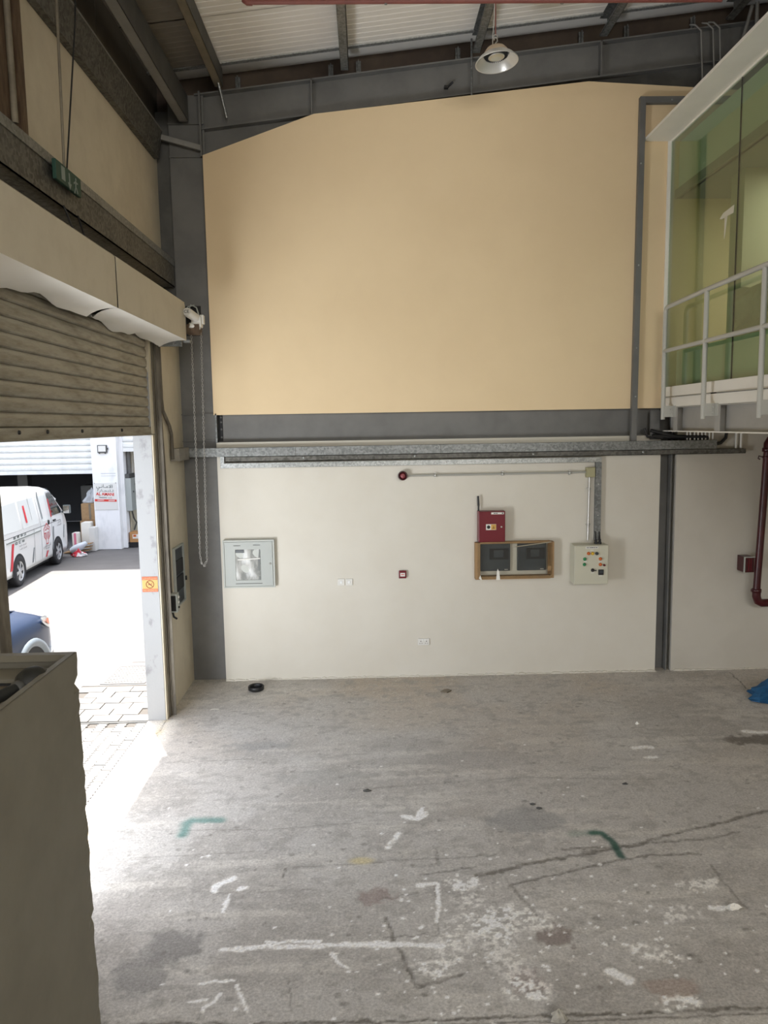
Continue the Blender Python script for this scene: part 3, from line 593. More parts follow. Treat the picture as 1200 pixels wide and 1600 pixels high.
part('screw', MB().lathe((3.75, 9.40, 7.13), (0, -1, 0), [(0, .005), (.010, .004), (.011, 0)], 8), M_GALVB, t)
single('cable_gap_cover', MB().box(3.60, 3.72, 9.44, 9.463, 3.055, 3.42), M_STEEL, (3.66, 9.45, 3.055), 'grey vertical strip from the beam down to the cable trunking', 'strip')
single('black_cables', MB().tube([(3.62, 9.42, 3.10), (4.1, 9.43, 3.07), (4.35, 9.42, 3.06)], .03, 8).tube([(3.6, 9.43, 3.17), (3.9, 9.40, 3.09), (4.3, 9.40, 3.08)], .022, 8).tube([(3.52, 9.43, 3.2), (3.56, 9.42, 3.09), (3.75, 9.41, 3.07)], .016, 8), M_BLACK, (3.9, 9.42, 3.05), 'bundle of thick black cables lying on the cable trunking', 'cables')
single('hanging_cable', MB().tube([(4.43, 9.41, 2.985), (4.50, 9.41, 3.0), (4.56, 9.41, 3.06), (4.58, 9.41, 3.20)], .022, 8), M_BLACK, (4.5, 9.41, 2.98), 'thick black cable curving up out of the trunking end', 'cable')
pg = 'white conduits dropping into the cable trunking'
for i, x in enumerate((4.06, 4.10, 4.155, 4.20, 4.25, 4.295, 4.345, 4.39)):
    single('small_conduit', MB().tube([(x, 9.40, 3.041), (x, 9.40, 3.40)], .011, 8), M_PVC, (x, 9.4, 3.041), 'one in a row of eight white conduits above the cable trunking', 'conduit', pg)
for x, l in ((4.70, 'white conduit pair above channel end, the one nearer the trunking'), (4.765, 'white conduit pair above channel end, the one nearer the red riser')):
    single('small_conduit', MB().tube([(x, 9.42, 2.925), (x, 9.42, 3.40)], .015, 8), M_PVC, (x, 9.42, 2.925), l, 'conduit')

f = thing('alarm_conduit', 'thin grey conduit running from alarm sounder to junction box', 'conduit', (1.6, 9.45, 2.64))
part('pipe', MB().tube([(.49, 9.438, 2.648), (2.80, 9.438, 2.655)], .013, 10), mat('grey_conduit', (.36, .36, .33), .4), f)
for x in (.86, 1.72, 2.58): part('saddle', MB().lathe((x-.012, 9.438, 2.65), (1, 0, 0), [(.0, 0), (.021, 0), (.021, .024), (0, .024)], 10).box(x-.012, x+.012, 9.44, 9.47, 2.62, 2.68), M_ALU, f)
f = thing('panel_conduit', 'thin vertical conduit from junction box down to control panel', 'conduit', (2.835, 9.44, 1.75))
part('pipe', MB().tube([(2.835, 9.438, 2.59), (2.825, 9.438, 1.775)], .012, 10), M_ALU, f)
for z in (1.98, 2.44): part('saddle', MB().lathe((2.83, 9.438, z-.01), (0, 0, 1), [(.0, 0), (.02, 0), (.02, .02), (0, .02)], 10).box(2.80, 2.86, 9.44, 9.47, z-.01, z+.01), M_ALU, f)
f = thing('junction_box', 'small olive square junction box at the conduit corner', 'box', (2.84, 9.44, 2.6))
part('case', MB().box(2.785, 2.895, 9.40, 9.469, 2.59, 2.715), M_OLIVE, f, .004); part('lid', MB().box(2.792, 2.888, 9.394, 9.40, 2.597, 2.708), M_OLIVE, f)
f = thing('alarm_sounder', 'round dark red fire alarm sounder on the white wall', 'alarm', (.444, 9.45, 2.65))
part('base', MB().lathe((.444, 9.469, 2.65), (0, -1, 0), [(0, 0), (.058, 0), (.06, .05), (.057, .06)], 28), M_BLACK, f)
part('horn', MB().lathe((.444, 9.41, 2.65), (0, -1, 0), [(.057, 0), (.057, .03), (.05, .035), (.043, .02), (.036, .006), (0, .0)], 28), M_DRED, f)
part('lens', MB().lathe((.444, 9.402, 2.65), (0, -1, 0), [(.034, 0), (.033, .015), (.02, .024), (0, .026)], 24), mat('dusty_red_lens', (.26, .06, .07), .4), f)

# red repeater cabinet with its stub aerial
f = thing('red_alarm_cabinet', 'dark red metal cabinet with black aerial above the taped panels', 'cabinet', (1.56, 9.4, 1.8))
part('body', MB().box(1.395, 1.735, 9.335, 9.469, 1.79, 2.185), M_RED, f, .004)
part('door', MB().box(1.400, 1.730, 9.325, 9.334, 1.795, 2.18), M_RED, f, .003)
part('keyhole', MB().lathe((1.685, 9.325, 1.985), (0, -1, 0), [(.011, 0), (.011, .006), (.004, .006), (0, .003)], 12), M_ALU, f)
st = part('sticker', MB().box(1.488, 1.617, 9.323, 9.325, 1.948, 2.022), M_WHITEP, f, label='white and yellow sticker')
part('warning_half', MB().box(1.552, 1.615, 9.3215, 9.323, 1.951, 2.019), mat('ochre_print', (.62, .36, .08), .5), st)
part('round_symbol', MB().lathe((1.520, 9.323, 1.985), (0, -1, 0), [(.022, 0), (.022, .0015), (0, .0015)], 20), M_BLACK, st)
part('warning_symbol', MB().prism([(1.565, 1.962), (1.602, 1.962), (1.5835, 2.006)], 1, 9.320, 9.3215), mat('dark_ochre_print', (.3, .16, .03), .5), st)
part('name_strip', MB().box(1.555, 1.715, 9.3225, 9.325, 2.147, 2.172), M_WHITEP, f)
part('name_strip_print', MB().box(1.585, 1.61, 9.3215, 9.3225, 2.155, 2.164).box(1.615, 1.635, 9.3215, 9.3225, 2.155, 2.164).box(1.69, 1.705, 9.3215, 9.3225, 2.153, 2.167), M_BLACK, f)
part('aerial', MB().tube([(1.408, 9.42, 2.185), (1.408, 9.42, 2.26), (1.402, 9.42, 2.36)], [.011, .011, .009], 10).tube([(1.407, 9.42, 2.25), (1.402, 9.42, 2.375)], [.015, .013], 10), M_BLACK, f)

# two dark panels behind film inside a cardboard frame
f = thing('taped_panel_frame', 'brown cardboard frame holding two dark control panels behind clear film', 'panel', (1.87, 9.4, 1.3))
part('backing', MB().box(1.385, 2.37, 9.45, 9.469, 1.30, 1.775), M_WHITE, f)
part('frame_side', MB().box(1.36, 1.42, 9.36, 9.469, 1.30, 1.775), M_CARD, f)
part('frame_side', MB().box(2.325, 2.37, 9.36, 9.469, 1.305, 1.775), M_CARD, f)
part('frame_side', MB().box(1.42, 2.325, 9.36, 9.45, 1.762, 1.785), M_CARD, f)
part('frame_side', MB().box(1.42, 2.325, 9.36, 9.45, 1.30, 1.34), M_CARD, f)
part('loose_flap', MB().prism([(2.285, 1.36), (2.335, 1.35), (2.335, 1.765), (2.285, 1.755)], 1, 9.352, 9.36), M_CARD, f)
for x0, x1 in ((1.432, 1.815), (1.908, 2.278)):
    dp = part('control_panel', MB().box(x0, x1, 9.41, 9.45, 1.40, 1.76), M_NAVY, f, .004)
    part('window_bezel', MB().box(x0+.115, x1-.02, 9.404, 9.41, 1.55, 1.695), M_DARK, dp); part('window', MB().box(x0+.17, x1-.09, 9.400, 9.404, 1.58, 1.67), M_NAVY, dp)
    part('badge', MB().box(x1-.075, x1-.03, 9.4085, 9.41, 1.413, 1.422), M_ALU, dp)
part('clear_film', MB().box(1.385, 2.35, 9.352, 9.354, 1.31, 1.78), glassmat('clear_film', (.93, .93, .91), .8, .12, 1.35), f)
part('surface_strip', MB().prism([(1.86, 1.715), (2.33, 1.77), (2.33, 1.782), (1.86, 1.725)], 1, 9.350, 9.352), mat('film_tape', (.34, .30, .22), .3), f)
part('reflection_streak', MB().prism([(1.622, 1.295), (1.675, 1.295), (1.662, 1.40), (1.642, 1.44), (1.632, 1.40)], 1, 9.348, 9.3515), M_PAPER, f)  # white streak painted for a reflection on the film
part('corner_tape', MB().prism([(1.40, 1.32), (1.425, 1.30), (1.44, 1.30), (1.42, 1.36)], 1, 9.348, 9.352), M_PAPER, f)

# beige control panel with pilot lights
f = thing('control_panel_box', 'beige control panel with coloured pilot lights on the white wall', 'panel', (2.83, 9.36, 1.23))
part('body', MB().box(2.605, 3.04, 9.262, 9.469, 1.232, 1.735), M_BEIGEBOX, f, .006)
part('door', MB().box(2.612, 3.033, 9.25, 9.2615, 1.238, 1.728), M_BEIGEBOX, f, .004)
part('name_strip', MB().box(2.742, 2.902, 9.248, 9.25, 1.695, 1.722), M_WHITEP, f)
part('name_strip_print', MB().box(2.757, 2.768, 9.247, 9.248, 1.704, 1.714).box(2.772, 2.782, 9.247, 9.248, 1.704, 1.714).box(2.793, 2.806, 9.247, 9.248, 1.704, 1.714).box(2.81, 2.846, 9.247, 9.248, 1.705, 1.713).box(2.852, 2.864, 9.247, 9.248, 1.704, 1.714).box(2.874, 2.890, 9.247, 9.248, 1.704, 1.714), M_BLACK, f)
def pilot(x, z, m, r=.017, nm='pilot_light', lb=None):
    b_ = part(nm, MB().lathe((x, 9.25, z), (0, -1, 0), [(r*1.25, 0), (r*1.25, .008), (r, .010), (r, .02), (r*.7, .028), (0, .03)], 16), m, f, label=lb)
for x, z, m, l in ((2.780, 1.634, M_ORA, 'orange pilot light'), (2.832, 1.633, M_YEL, 'yellow pilot light'), (2.886, 1.632, M_NAVY, 'dark pilot light'), (2.733, 1.563, M_GRN, 'green pilot light'), (2.932, 1.563, M_ORA, 'orange pilot light'),
                (2.729, 1.493, M_GRN, 'green pilot light'), (2.933, 1.489, M_ORA, 'orange pilot light')): pilot(x, z, m, lb=l)
pilot(2.983, 1.480, M_RED, .012, 'push_button', 'small dark red push button')
pilot(2.836, 1.418, M_BLACK, .018, 'selector_switch', 'black selector switch')
part('switch_lever', MB().cbox((2.85, 9.218, 1.418), (.05, .012, .012)), M_BLACK, f)
part('meter', MB().box(2.908, 2.975, 9.236, 9.25, 1.355, 1.425), M_BLACK, f, .003); part('meter_window', MB().box(2.918, 2.965, 9.234, 9.236, 1.38, 1.412), M_NAVY, f)
for (x, z) in ((2.822, 1.675), (2.74, 1.53), (2.93, 1.527), (2.836, 1.385), (2.94, 1.342)): part('legend_plate', MB().box(x-.02, x+.02, 9.2485, 9.25, z-.005, z+.005), M_WHITEP, f)
for x in (2.91, 2.96): part('cable_gland', MB().lathe((x, 9.37, 1.735), (0, 0, 1), [(.022, 0), (.022, .02), (.016, .03), (.014, .06), (.006, .065)], 12).tube([(x, 9.37, 1.79), (x, 9.42, 1.90)], .008, 6), M_BLACK, f)

f = thing('call_point', 'small square red break-glass call point on white wall', 'alarm', (.428, 9.46, 1.33))
part('case', MB().box(.378, .476, 9.43, 9.469, 1.323, 1.423), M_RED, f, .006); part('glass_plate', MB().box(.396, .458, 9.426, 9.43, 1.350, 1.396), M_WHITEP, f); part('arrow_print', MB().box(.408, .446, 9.4245, 9.426, 1.369, 1.379), M_REDO, f)
for x, l in ((-.368, 'white light switch, the one nearer the grey distribution board'), (-.265, 'white light switch, the one nearer the red call point')):
    f = thing('light_switch', l, 'switch', (x, 9.46, 1.24), 'light switches on the white wall')
    part('plate', MB().box(x-.045, x+.045, 9.455, 9.469, 1.24, 1.328), M_WHITEP, f, .004); part('rocker', MB().box(x-.016, x+.016, 9.449, 9.455, 1.268, 1.302), M_WHITED, f, .003)
f = thing('wall_socket', 'white double power socket low on the white wall', 'socket', (.69, 9.46, .42))
part('plate', MB().box(.617, .767, 9.455, 9.469, .424, .512), M_WHITEP, f, .004)
for x in (.655, .729):
    part('pin_holes', MB().box(x-.005, x+.005, 9.454, 9.4552, .470, .482).box(x-.02, x-.008, 9.454, 9.4552, .447, .452).box(x+.008, x+.02, 9.454, 9.4552, .447, .452), M_BLACK, f); part('rocker', MB().box(x-.008+(.02 if x < .7 else -.02), x+.008+(.02 if x < .7 else -.02), 9.45, 9.455, .486, .505), M_WHITED, f)

# grey distribution board
f = thing('distribution_board', 'pale grey square distribution board with a window by the column', 'cabinet', (-1.535, 9.43, 1.25))
part('case', MB().box(-1.857, -1.212, 9.405, 9.469, 1.25, 1.868), M_GREYBOX2, f, .006)
part('edge_trim', MB().box(-1.862, -1.845, 9.39, 9.405, 1.25, 1.868).box(-1.224, -1.207, 9.39, 9.405, 1.25, 1.868).box(-1.845, -1.224, 9.39, 9.405, 1.852, 1.868).box(-1.845, -1.224, 9.39, 9.405, 1.25, 1.266), M_GREYBOX2, f, .002)
part('door', MB().box(-1.835, -1.705, 9.392, 9.402, 1.276, 1.842).box(-1.385, -1.234, 9.392, 9.402, 1.276, 1.842).box(-1.705, -1.385, 9.392, 9.402, 1.748, 1.842).box(-1.705, -1.385, 9.392, 9.402, 1.276, 1.350), M_GREYBOX, f)
M_FILM = mat('crumpled_grey_film', (.22, .23, .22), .3, col2=(.42, .42, .40), scale=9, lo=.42, hi=.62, stretch=(1.6, 1, .6), bump=.4, bscale=9)
part('film_sheet', MB().grid(lambda u, v: (-1.705+.32*u, 9.4025-.003*math.sin(u*9+v*4)-.002*math.sin(v*13), 1.350+.398*v), 14, 14), M_FILM, f)
part('label_plate', MB().box(-1.70, -1.595, 9.391, 9.396, 1.705, 1.743), M_NAVY, f)
part('inner_edge', MB().prism([(-1.415, 1.62), (-1.39, 1.62), (-1.39, 1.745), (-1.402, 1.745)], 1, 9.394, 9.397).box(-1.42, -1.39, 9.394, 9.397, 1.47, 1.62).box(-1.41, -1.388, 9.394, 9.397, 1.355, 1.395), mat('shadow_grey_plastic', (.16, .17, .165), .5), f)
part('inner_ledge', MB().prism([(-1.675, 1.608), (-1.39, 1.622), (-1.39, 1.636), (-1.675, 1.626)], 1, 9.390, 9.396), M_WHITEP, f)
for x0, x1, z in ((-1.725, -1.635, 1.797), (-1.475, -1.385, 1.802), (-1.71, -1.37, 1.306)): part('vent_slot', MB().box(x0, x1, 9.3905, 9.392, z-.004, z+.004), M_STEELD, f)
part('lock', MB().lathe((-1.262, 9.392, 1.56), (0, -1, 0), [(.012, 0), (.012, .008), (0, .008)], 12), M_ALU, f)

# ------------------------------------------------------------------ mezzanine office on the right
Y0 = 2.5
eb = thing('office_edge_beam', 'pale grey steel edge beam carrying the glazed office and its railing', 'beam', (3.85, 6, 3.165))
part('web', MB().box(3.86, 3.875, Y0, 9.44, 3.165, 3.47), M_EDGEB, eb)
part('bottom_flange', MB().box(3.765, 3.96, Y0, 9.45, 3.155, 3.168), M_FRAMEW, eb)
part('top_flange', MB().box(3.775, 3.96, Y0, 9.45, 3.448, 3.46), M_EDGEB, eb)
POSTS = [9.17, 8.07, 6.90, 5.75, 4.6, 3.4]
for y in POSTS: part('stiffener', MB().box(3.775, 3.86, y-.075, y-.065, 3.168, 3.448).box(3.772, 3.778, y-.14, y-.02, 3.168, 3.448), M_EDGEB, eb)
of = thing('office_sill', 'pale painted sill boards below the green office glass', 'sill', (3.80, 6, 3.46))
part('lower_board', MB().box(3.77, 3.80, Y0, 9.45, 3.462, 3.575), M_FRAMEW, of); part('upper_board', MB().box(3.775, 3.805, Y0, 9.45, 3.590, 3.712), M_FRAMEW, of)
part('dark_joint', MB().box(3.785, 3.80, Y0, 9.45, 3.575, 3.590), M_JOINT, of); part('sill_rod', MB().tube([(3.762, Y0, 3.585), (3.762, 8.0, 3.585)], .006, 6).tube([(3.762, 8.15, 3.58), (3.762, 9.42, 3.58)], .006, 6), M_ALU, of)
gl = thing('office_glazing', 'tall green tinted office glazing behind the railing', 'window', (3.78, 6, 3.71))
for y0, y1 in ((7.735, 9.44), (6.0, 7.725), (4.25, 5.99), (Y0, 4.24)):
    part('glass_pane', MB().box(3.775, 3.785, y0, y1, 3.71, 6.67), M_GLASS, gl)
for y in (7.73, 5.995, 4.245): part('silicone_joint', MB().box(3.774, 3.786, y-.005, y+.005, 3.71, 6.67), M_JOINT, gl)
part('edge_profile', MB().box(3.735, 3.79, 9.44, 9.463, 3.71, 6.67), M_FRAMEW, gl)
part('head_profile', MB().box(3.765, 3.79, Y0, 9.463, 6.655, 6.685), M_FRAMEW, gl)
# a pale T-shaped strip on the glass
part('surface_strip', MB().prism([(8.05, 5.385), (7.80, 5.385), (7.79, 5.46), (8.02, 5.44), (8.10, 5.40)], 0, 3.771, 3.7745).prism([(7.985, 5.39), (7.93, 5.39), (7.965, 5.22), (7.985, 5.17)], 0, 3.771, 3.7745), mat('pale_strip', (.62, .60, .50), .7), gl)
fa = thing('office_fascia', 'white boxed soffit along the top of the office glazing', 'fascia', (3.6, 6, 6.68))
part('soffit_board', MB().box(3.455, 3.775, Y0, 9.465, 6.675, 6.69), M_FRAMEW, fa); part('front_board', MB().box(3.443, 3.455, Y0, 9.465, 6.672, 6.705), M_FRAMEW, fa); part('top_board', MB().box(3.455, 3.775, Y0, 9.465, 6.692, 6.705), M_FRAMEW, fa)
# inside the office
oi = structure('office_floor', MB().box(3.88, 8.2, Y0, 9.47, 3.47, 3.60), M_OFFICE)
structure('office_ceiling', MB().box(3.84, 8.2, Y0, 9.47, 6.0, 6.1), mat('office_ceiling_board', (.30, .31, .26), .8), oi); structure('office_side', MB().box(3.8, 8.2, Y0-.1, Y0, 3.4, 7.6), M_OFFICE, oi)
structure('bulkhead_board', MB().box(3.88, 3.91, Y0, 9.46, 6.0, 6.66), mat('grey_green_board', (.70, .75, .64), .7), oi); structure('low_partition', MB().box(3.92, 3.95, Y0, 9.46, 3.60, 4.16), mat('low_partition_board', (.72, .76, .64), .7), oi); structure('office_partition', MB().box(7.0, 7.1, Y0, 8.6, 3.6, 6.0), M_OFFICE, oi)
structure('office_pier', MB().box(4.15, 4.45, 8.35, 8.65, 3.6, 6.0), M_OFFICE, oi)
pl = MB().grid(lambda u, v: (4.0+.05*math.sin(v*9+u*5)+.03*math.sin(u*31+v*12), 6.3+1.9*u, 4.16+.52*v+.03*math.sin(u*14)), 40, 14)
single('plastic_sheet', pl, mat('crumpled_sheet', (.50, .44, .34), .35, bump=.2, bscale=14), (4.0, 7.2, 4.16), 'crumpled plastic sheet leaning behind the office glass', 'sheet')
# added ceiling light, out of sight, brightening the office behind the glass
cl = thing('office_fill_lamp', 'flat white ceiling light added to brighten the glazed office', 'lamp', (5.0, 7.6, 5.97))
part('light_tray', MB().box(4.7, 5.3, 6.7, 8.5, 5.965, 5.998), M_FRAMEW, cl)
area('office_fill_lamp', (5.0, 7.6, 5.955), (0, 0, -1), .55, 1.7, 36, (1, .95, .84))
# railing
rl = thing('office_railing', 'pale grey tubular railing in front of the office glass', 'railing', (3.65, 6, 3.3))
part('top_rail', MB().tube([(3.65, 9.17, 4.55), (3.65, 9.165, 4.60), (3.65, 9.145, 4.635), (3.65, 9.11, 4.65), (3.65, 8.0, 4.675), (3.65, Y0, 4.72)], .026, 12), M_RAILW, rl)
part('middle_rail', MB().tube([(3.65, 9.17, 4.133), (3.65, Y0, 4.145)], .024, 12), M_RAILW, rl)
for i, y in enumerate(POSTS):
    part('post', MB().tube([(3.65, y, 3.305), (3.65, y, 4.55 if i == 0 else 4.67)], .026, 12), M_RAILW, rl)
    bk = part('post_bracket', MB().box(3.655, 3.775, y-.03, y-.018, 3.335, 3.47).box(3.765, 3.775, y-.10, y-.018, 3.335, 3.47), M_RAILW, rl)
    for z in (3.37, 3.43): part('bolt', MB().lathe((3.74, y-.03, z), (0, -1, 0), [(.011, 0), (.011, .010), (0, .010)], 6, smooth=False), M_ALU, bk)

# ------------------------------------------------------------------ pendant lamp, sprinkler pipe, rafter cables
lp = thing('pendant_lamp', 'white high bay pendant lamp hanging on a hook below the roof', 'lamp', (1.44, 8.3, 7.05))
P0 = Vector((1.435, 8.3, 7.10)); AX = Vector((-.075, .05, 1)).normalized()
part('reflector', MB().lathe(P0, AX, [(.215, -.040), (.222, -.045), (.227, -.042), (.223, -.032), (.185, .010), (.145, .040), (.128, .048), (.120, .046), (.140, .036), (.180, .006), (.212, -.036), (.215, -.040)], 40), mat('lamp_reflector', (.68, .68, .66), .28, .35), lp)
part('housing', MB().lathe(P0, AX, [(.130, .044), (.122, .072), (.095, .104), (.055, .122), (0, .128)], 32), mat('cream_lamp_housing', (.62, .50, .37), .5), lp)
fins = MB()
for k in range(36):
    a = 2*math.pi*k/36; u = AX.cross(Vector((0, 1, 0))).normalized(); w = AX.cross(u); d = math.cos(a)*u + math.sin(a)*w; t_ = -math.sin(a)*u + math.cos(a)*w
    o = P0 + AX*.016; fins.add([o+d*.086+t_*.003, o+d*.120+t_*.003, o+d*.120+t_*.003+AX*.03, o+d*.086+t_*.003+AX*.03, o+d*.086-t_*.003, o+d*.120-t_*.003, o+d*.120-t_*.003+AX*.03, o+d*.086-t_*.003+AX*.03], [(0, 1, 2, 3), (7, 6, 5, 4), (0, 4, 5, 1), (1, 5, 6, 2)])
part('cooling_fins', fins, M_DARK, lp)['kind'] = 'stuff'
part('lens_ring', MB().lathe(P0, AX, [(.084, .022), (.086, .012), (.080, .008), (.077, .012)], 32), M_ALU, lp)
part('lens', MB().lathe(P0, AX, [(.078, .013), (.05, .008), (0, .006)], 28), mat('frosted_lens', (.55, .55, .47), .35), lp)
led = MB()
for r_, n_ in ((.025, 6), (.045, 12), (.065, 18)):
    for k in range(n_): led.lathe(P0 + AX*.009 + r_*math.cos(2*math.pi*k/n_)*AX.cross(Vector((0, 1, 0))).normalized() + r_*math.sin(2*math.pi*k/n_)*Vector((0, 1, 0)), -AX, [(.005, 0), (0, .003)], 6)
part('light_dots', led, M_YEL, lp)['kind'] = 'stuff'
top = P0 + AX*.125
part('hook', MB().tube([top, top+Vector((0, 0, .03)), top+Vector((.02, 0, .05)), top+Vector((.015, 0, .08)), top+Vector((-.01, 0, .09)), top+Vector((-.012, 0, .07))], .007, 8).tube([top+Vector((-.015, 0, .06)), top+Vector((-.02, 0, .10)), top+Vector((0, 0, .12)), top+Vector((.02, 0, .10)), top+Vector((.016, 0, .07))], .006, 8), M_ALU, lp)
part('suspension_rod', MB().tube([top+Vector((0, 0, .11)), (top.x, top.y, zr(top.x)-.06)], .006, 8), M_REDP, lp)
part('cable', MB().tube([top+Vector((-.03, 0, 0)), top+Vector((-.03, 0, .10)), top+Vector((-.012, 0, .3)), (top.x-.012, top.y, zr(top.x)-.06)], .004, 6), M_PVC, lp)
rp = thing('sprinkler_pipe', 'brown red sprinkler pipe with an elbow crossing below the roof', 'pipe', (0, 7.42, 7.2))
part('pipe', MB().tube([(-1.03, 7.43, 7.205), (3.4, 7.41, 7.20)], .021, 12), M_REDP, rp)
part('elbow', MB().tube([(-.99, 7.43, 7.205), (-1.035, 7.43, 7.206), (-1.06, 7.43, 7.222), (-1.065, 7.43, 7.27)], .029, 12), M_REDP, rp)
part('riser', MB().tube([(-1.065, 7.43, 7.25), (-1.065, 7.43, 7.54)], .021, 12), M_REDP, rp)
for x in (.25, 1.9): part('hanger', MB().tube([(x, 7.43, 7.22), (x, 7.43, zr(x)-.06)], .005, 6).lathe((x-.012, 7.43, 7.205), (1, 0, 0), [(.024, 0), (.026, .002), (.026, .022), (.024, .024)], 12), M_GALV, rp)
for i, (x, z0) in enumerate(((4.10, 7.30), (4.245, 7.28), (4.325, 7.28))):
    single('rafter_cable', MB().tube([(x-.10, 9.55, ztop(x)+.05), (x-.06, 9.49, ztop(x)+.02), (x+.01, 9.48, ztop(x)-.05), (x+.05, 9.48, z0)], .010, 6), M_PG, (x, 9.48, z0),
           ('thin grey cable drooping over rafter, the one farthest from the office fascia', 'thin grey cable over rafter, the middle of three by the fascia', 'thin grey cable over rafter, the one closest to the office fascia')[i], 'cable', 'cables over the rafter')
single('rafter_drop_pipe', MB().tube([(1.34, 9.485, ztop(1.34)+.2), (1.34, 9.485, 7.16)], .012, 8), M_GALV, (1.34, 9.485, 7.16), 'thin upright conduit on the rafter just behind the pendant lamp', 'conduit')
single('beam_clamp', MB().tube([(1.05, 9.58, 7.36), (1.12, 9.53, 7.40)], .012, 6).cbox((1.04, 9.565, 7.355), (.05, .05, .03)), M_BLACK, (1.05, 9.57, 7.35), 'small black clamp on the rafter web below the pendant lamp', 'clamp')
f = thing('fascia_hanger', 'grey steel hanger struts above the far end of the fascia', 'hanger', (4.6, 9.3, 7.3))
part('strut', MB().tube([(4.45, 9.40, 7.30), (4.68, 9.40, 8.18)], .022, 6), M_PG, f); part('strut', MB().tube([(4.74, 9.40, 7.5), (4.74, 9.40, 8.22)], .022, 6), M_PG, f)

# red riser
rr = thing('fire_riser', 'dark red fire riser pipe at the end of the back wall', 'pipe', (4.95, 9.25, .95))
part('pipe', MB().tube([(5.03, 9.27, 2.95), (4.965, 9.27, 1.08)], .045, 16), M_DRED, rr)
part('elbow', MB().tube([(4.968, 9.27, 1.12), (4.967, 9.27, 1.03), (4.99, 9.27, .965), (5.04, 9.27, .94), (5.12, 9.27, .94)], .052, 16), M_DRED, rr)
part('lower_run', MB().tube([(5.10, 9.27, .94), (6.2, 9.27, .94)], .045, 16), M_DRED, rr)
part('coupling', MB().lathe((4.966, 9.27, 1.08), (0, 0, 1), [(.05, 0), (.06, .005), (.06, .045), (.05, .05)], 16).box(4.90, 4.925, 9.25, 9.29, 1.09, 1.12), M_DRED, rr)
part('top_elbow', MB().tube([(5.03, 9.27, 2.90), (5.033, 9.27, 2.98), (5.06, 9.27, 3.03), (5.12, 9.27, 3.06), (5.3, 9.27, 3.06)], .052, 16).lathe((5.028, 9.27, 2.88), (0, 0, 1), [(.05, 0), (.062, .005), (.062, .05), (.05, .055)], 16), M_DRED, rr)
part('pipe_clamp', MB().lathe((5.024, 9.27, 2.80), (0, 0, 1), [(.047, 0), (.05, .002), (.05, .028), (.047, .03)], 16).tube([(4.975, 9.27, 2.815), (4.94, 9.30, 2.83), (4.93, 9.30, 2.80), (4.95, 9.29, 2.785)], .009, 6), M_DRED, rr)
vb = part('valve_box', MB().box(4.80, 4.93, 9.28, 9.469, 1.34, 1.54), M_DRED, rr, .005)
part('box_rim', MB().box(4.792, 4.806, 9.268, 9.285, 1.335, 1.545).box(4.806, 4.935, 9.268, 9.279, 1.535, 1.545), M_GREYBOX, vb); part('rib', MB().box(4.85, 4.858, 9.272, 9.28, 1.36, 1.52).box(4.88, 4.888, 9.272, 9.28, 1.36, 1.52), M_RED, vb)

# ------------------------------------------------------------------ tall cabinet in the near corner, its black hose
cb = thing('tall_cabinet', 'tall olive grey sheet metal cabinet with open recessed top beside the doorway', 'cabinet', (-1.8, 2.7, 0))
XC, YC, ZC = -1.40, 3.468, 2.25
fac = MB(); nz_ = 60
rg = random.Random(2); ed = []
for k in range(nz_+1):
    z = ZC*k/nz_; d = rg.uniform(-.004, .004)
    for zd, dd in ((2.10, -.022), (1.93, -.010), (1.45, -.012), (.9, -.010)): d += dd*max(0, 1-abs(z-zd)/.035)
    ed.append((z, YC + d*.3, XC + d))
for k in range(nz_):
    (z0, ya, xa), (z1, yb, xb) = ed[k], ed[k+1]
    fac.quad((XC, 1.85, z0), (XC, YC-.06, z0), (XC, YC-.06, z1), (XC, 1.85, z1)); fac.quad((XC, YC-.06, z0), (xa, ya, z0), (xb, yb, z1), (XC, YC-.06, z1)); fac.quad((xa, ya, z0), (-2.28, YC, z0), (-2.28, YC, z1), (xb, yb, z1))
fac.quad((-2.28, 1.85, 0), (XC, 1.85, 0), (XC, 1.85, ZC), (-2.28, 1.85, ZC)); fac.quad((-2.28, YC, 0), (-2.28, 1.85, 0), (-2.28, 1.85, ZC), (-2.28, YC, ZC))
part('side_sheets', fac, M_CABF, cb)
part('top_rim', MB().box(-2.277, XC-.03, YC-.045, YC-.003, ZC-.03, ZC+.002).box(XC-.03, XC-.003, 1.853, YC-.003, ZC-.03, ZC+.002).box(-2.277, XC-.03, 1.853, 1.89, ZC-.03, ZC+.002).box(-2.277, -2.25, 1.89, YC-.045, ZC-.03, ZC+.002), M_CABF, cb)
M_TRAY = mat('brown_tray_sheet', (.20, .165, .12), .55, col2=(.15, .12, .085), scale=3)
part('recessed_tray', MB().box(-2.25, XC-.03, 1.89, YC-.045, ZC-.10, ZC-.085), M_TRAY, cb)
part('tray_seam', MB().box(-2.25, XC-.16, YC-.215, YC-.205, ZC-.085, ZC-.075), M_JOINT, cb)
part('rear_strip', MB().box(-2.25, XC-.05, YC-.20, YC-.045, ZC-.085, ZC-.06), M_CABF, cb)
hs = thing('black_hose', 'black rubber hose with a round end fitting lying on the cabinet top', 'hose', (-1.5, 3.0, 2.17))
M_RUB = mat('dusty_black_rubber', (.018, .019, .018), .6, col2=(.03, .031, .029), scale=9)
part('hose', MB().tube([(-1.74, 2.42, 2.20), (-1.63, 2.78, 2.20), (-1.545, 3.0, 2.205), (-1.50, 3.105, 2.21)], .026, 14), M_RUB, hs)
part('collar', MB().lathe((-1.51, 3.08, 2.208), (.4, .9, .02), [(.026, 0), (.034, .004), (.034, .03), (.028, .035)], 16), M_STEELD, hs)
part('end_fitting', MB().lathe((-1.497, 3.115, 2.21), (.4, .9, .05), [(.03, -.01), (.055, .01), (.066, .045), (.062, .085), (.045, .115), (0, .125)], 20), M_RUB, hs)

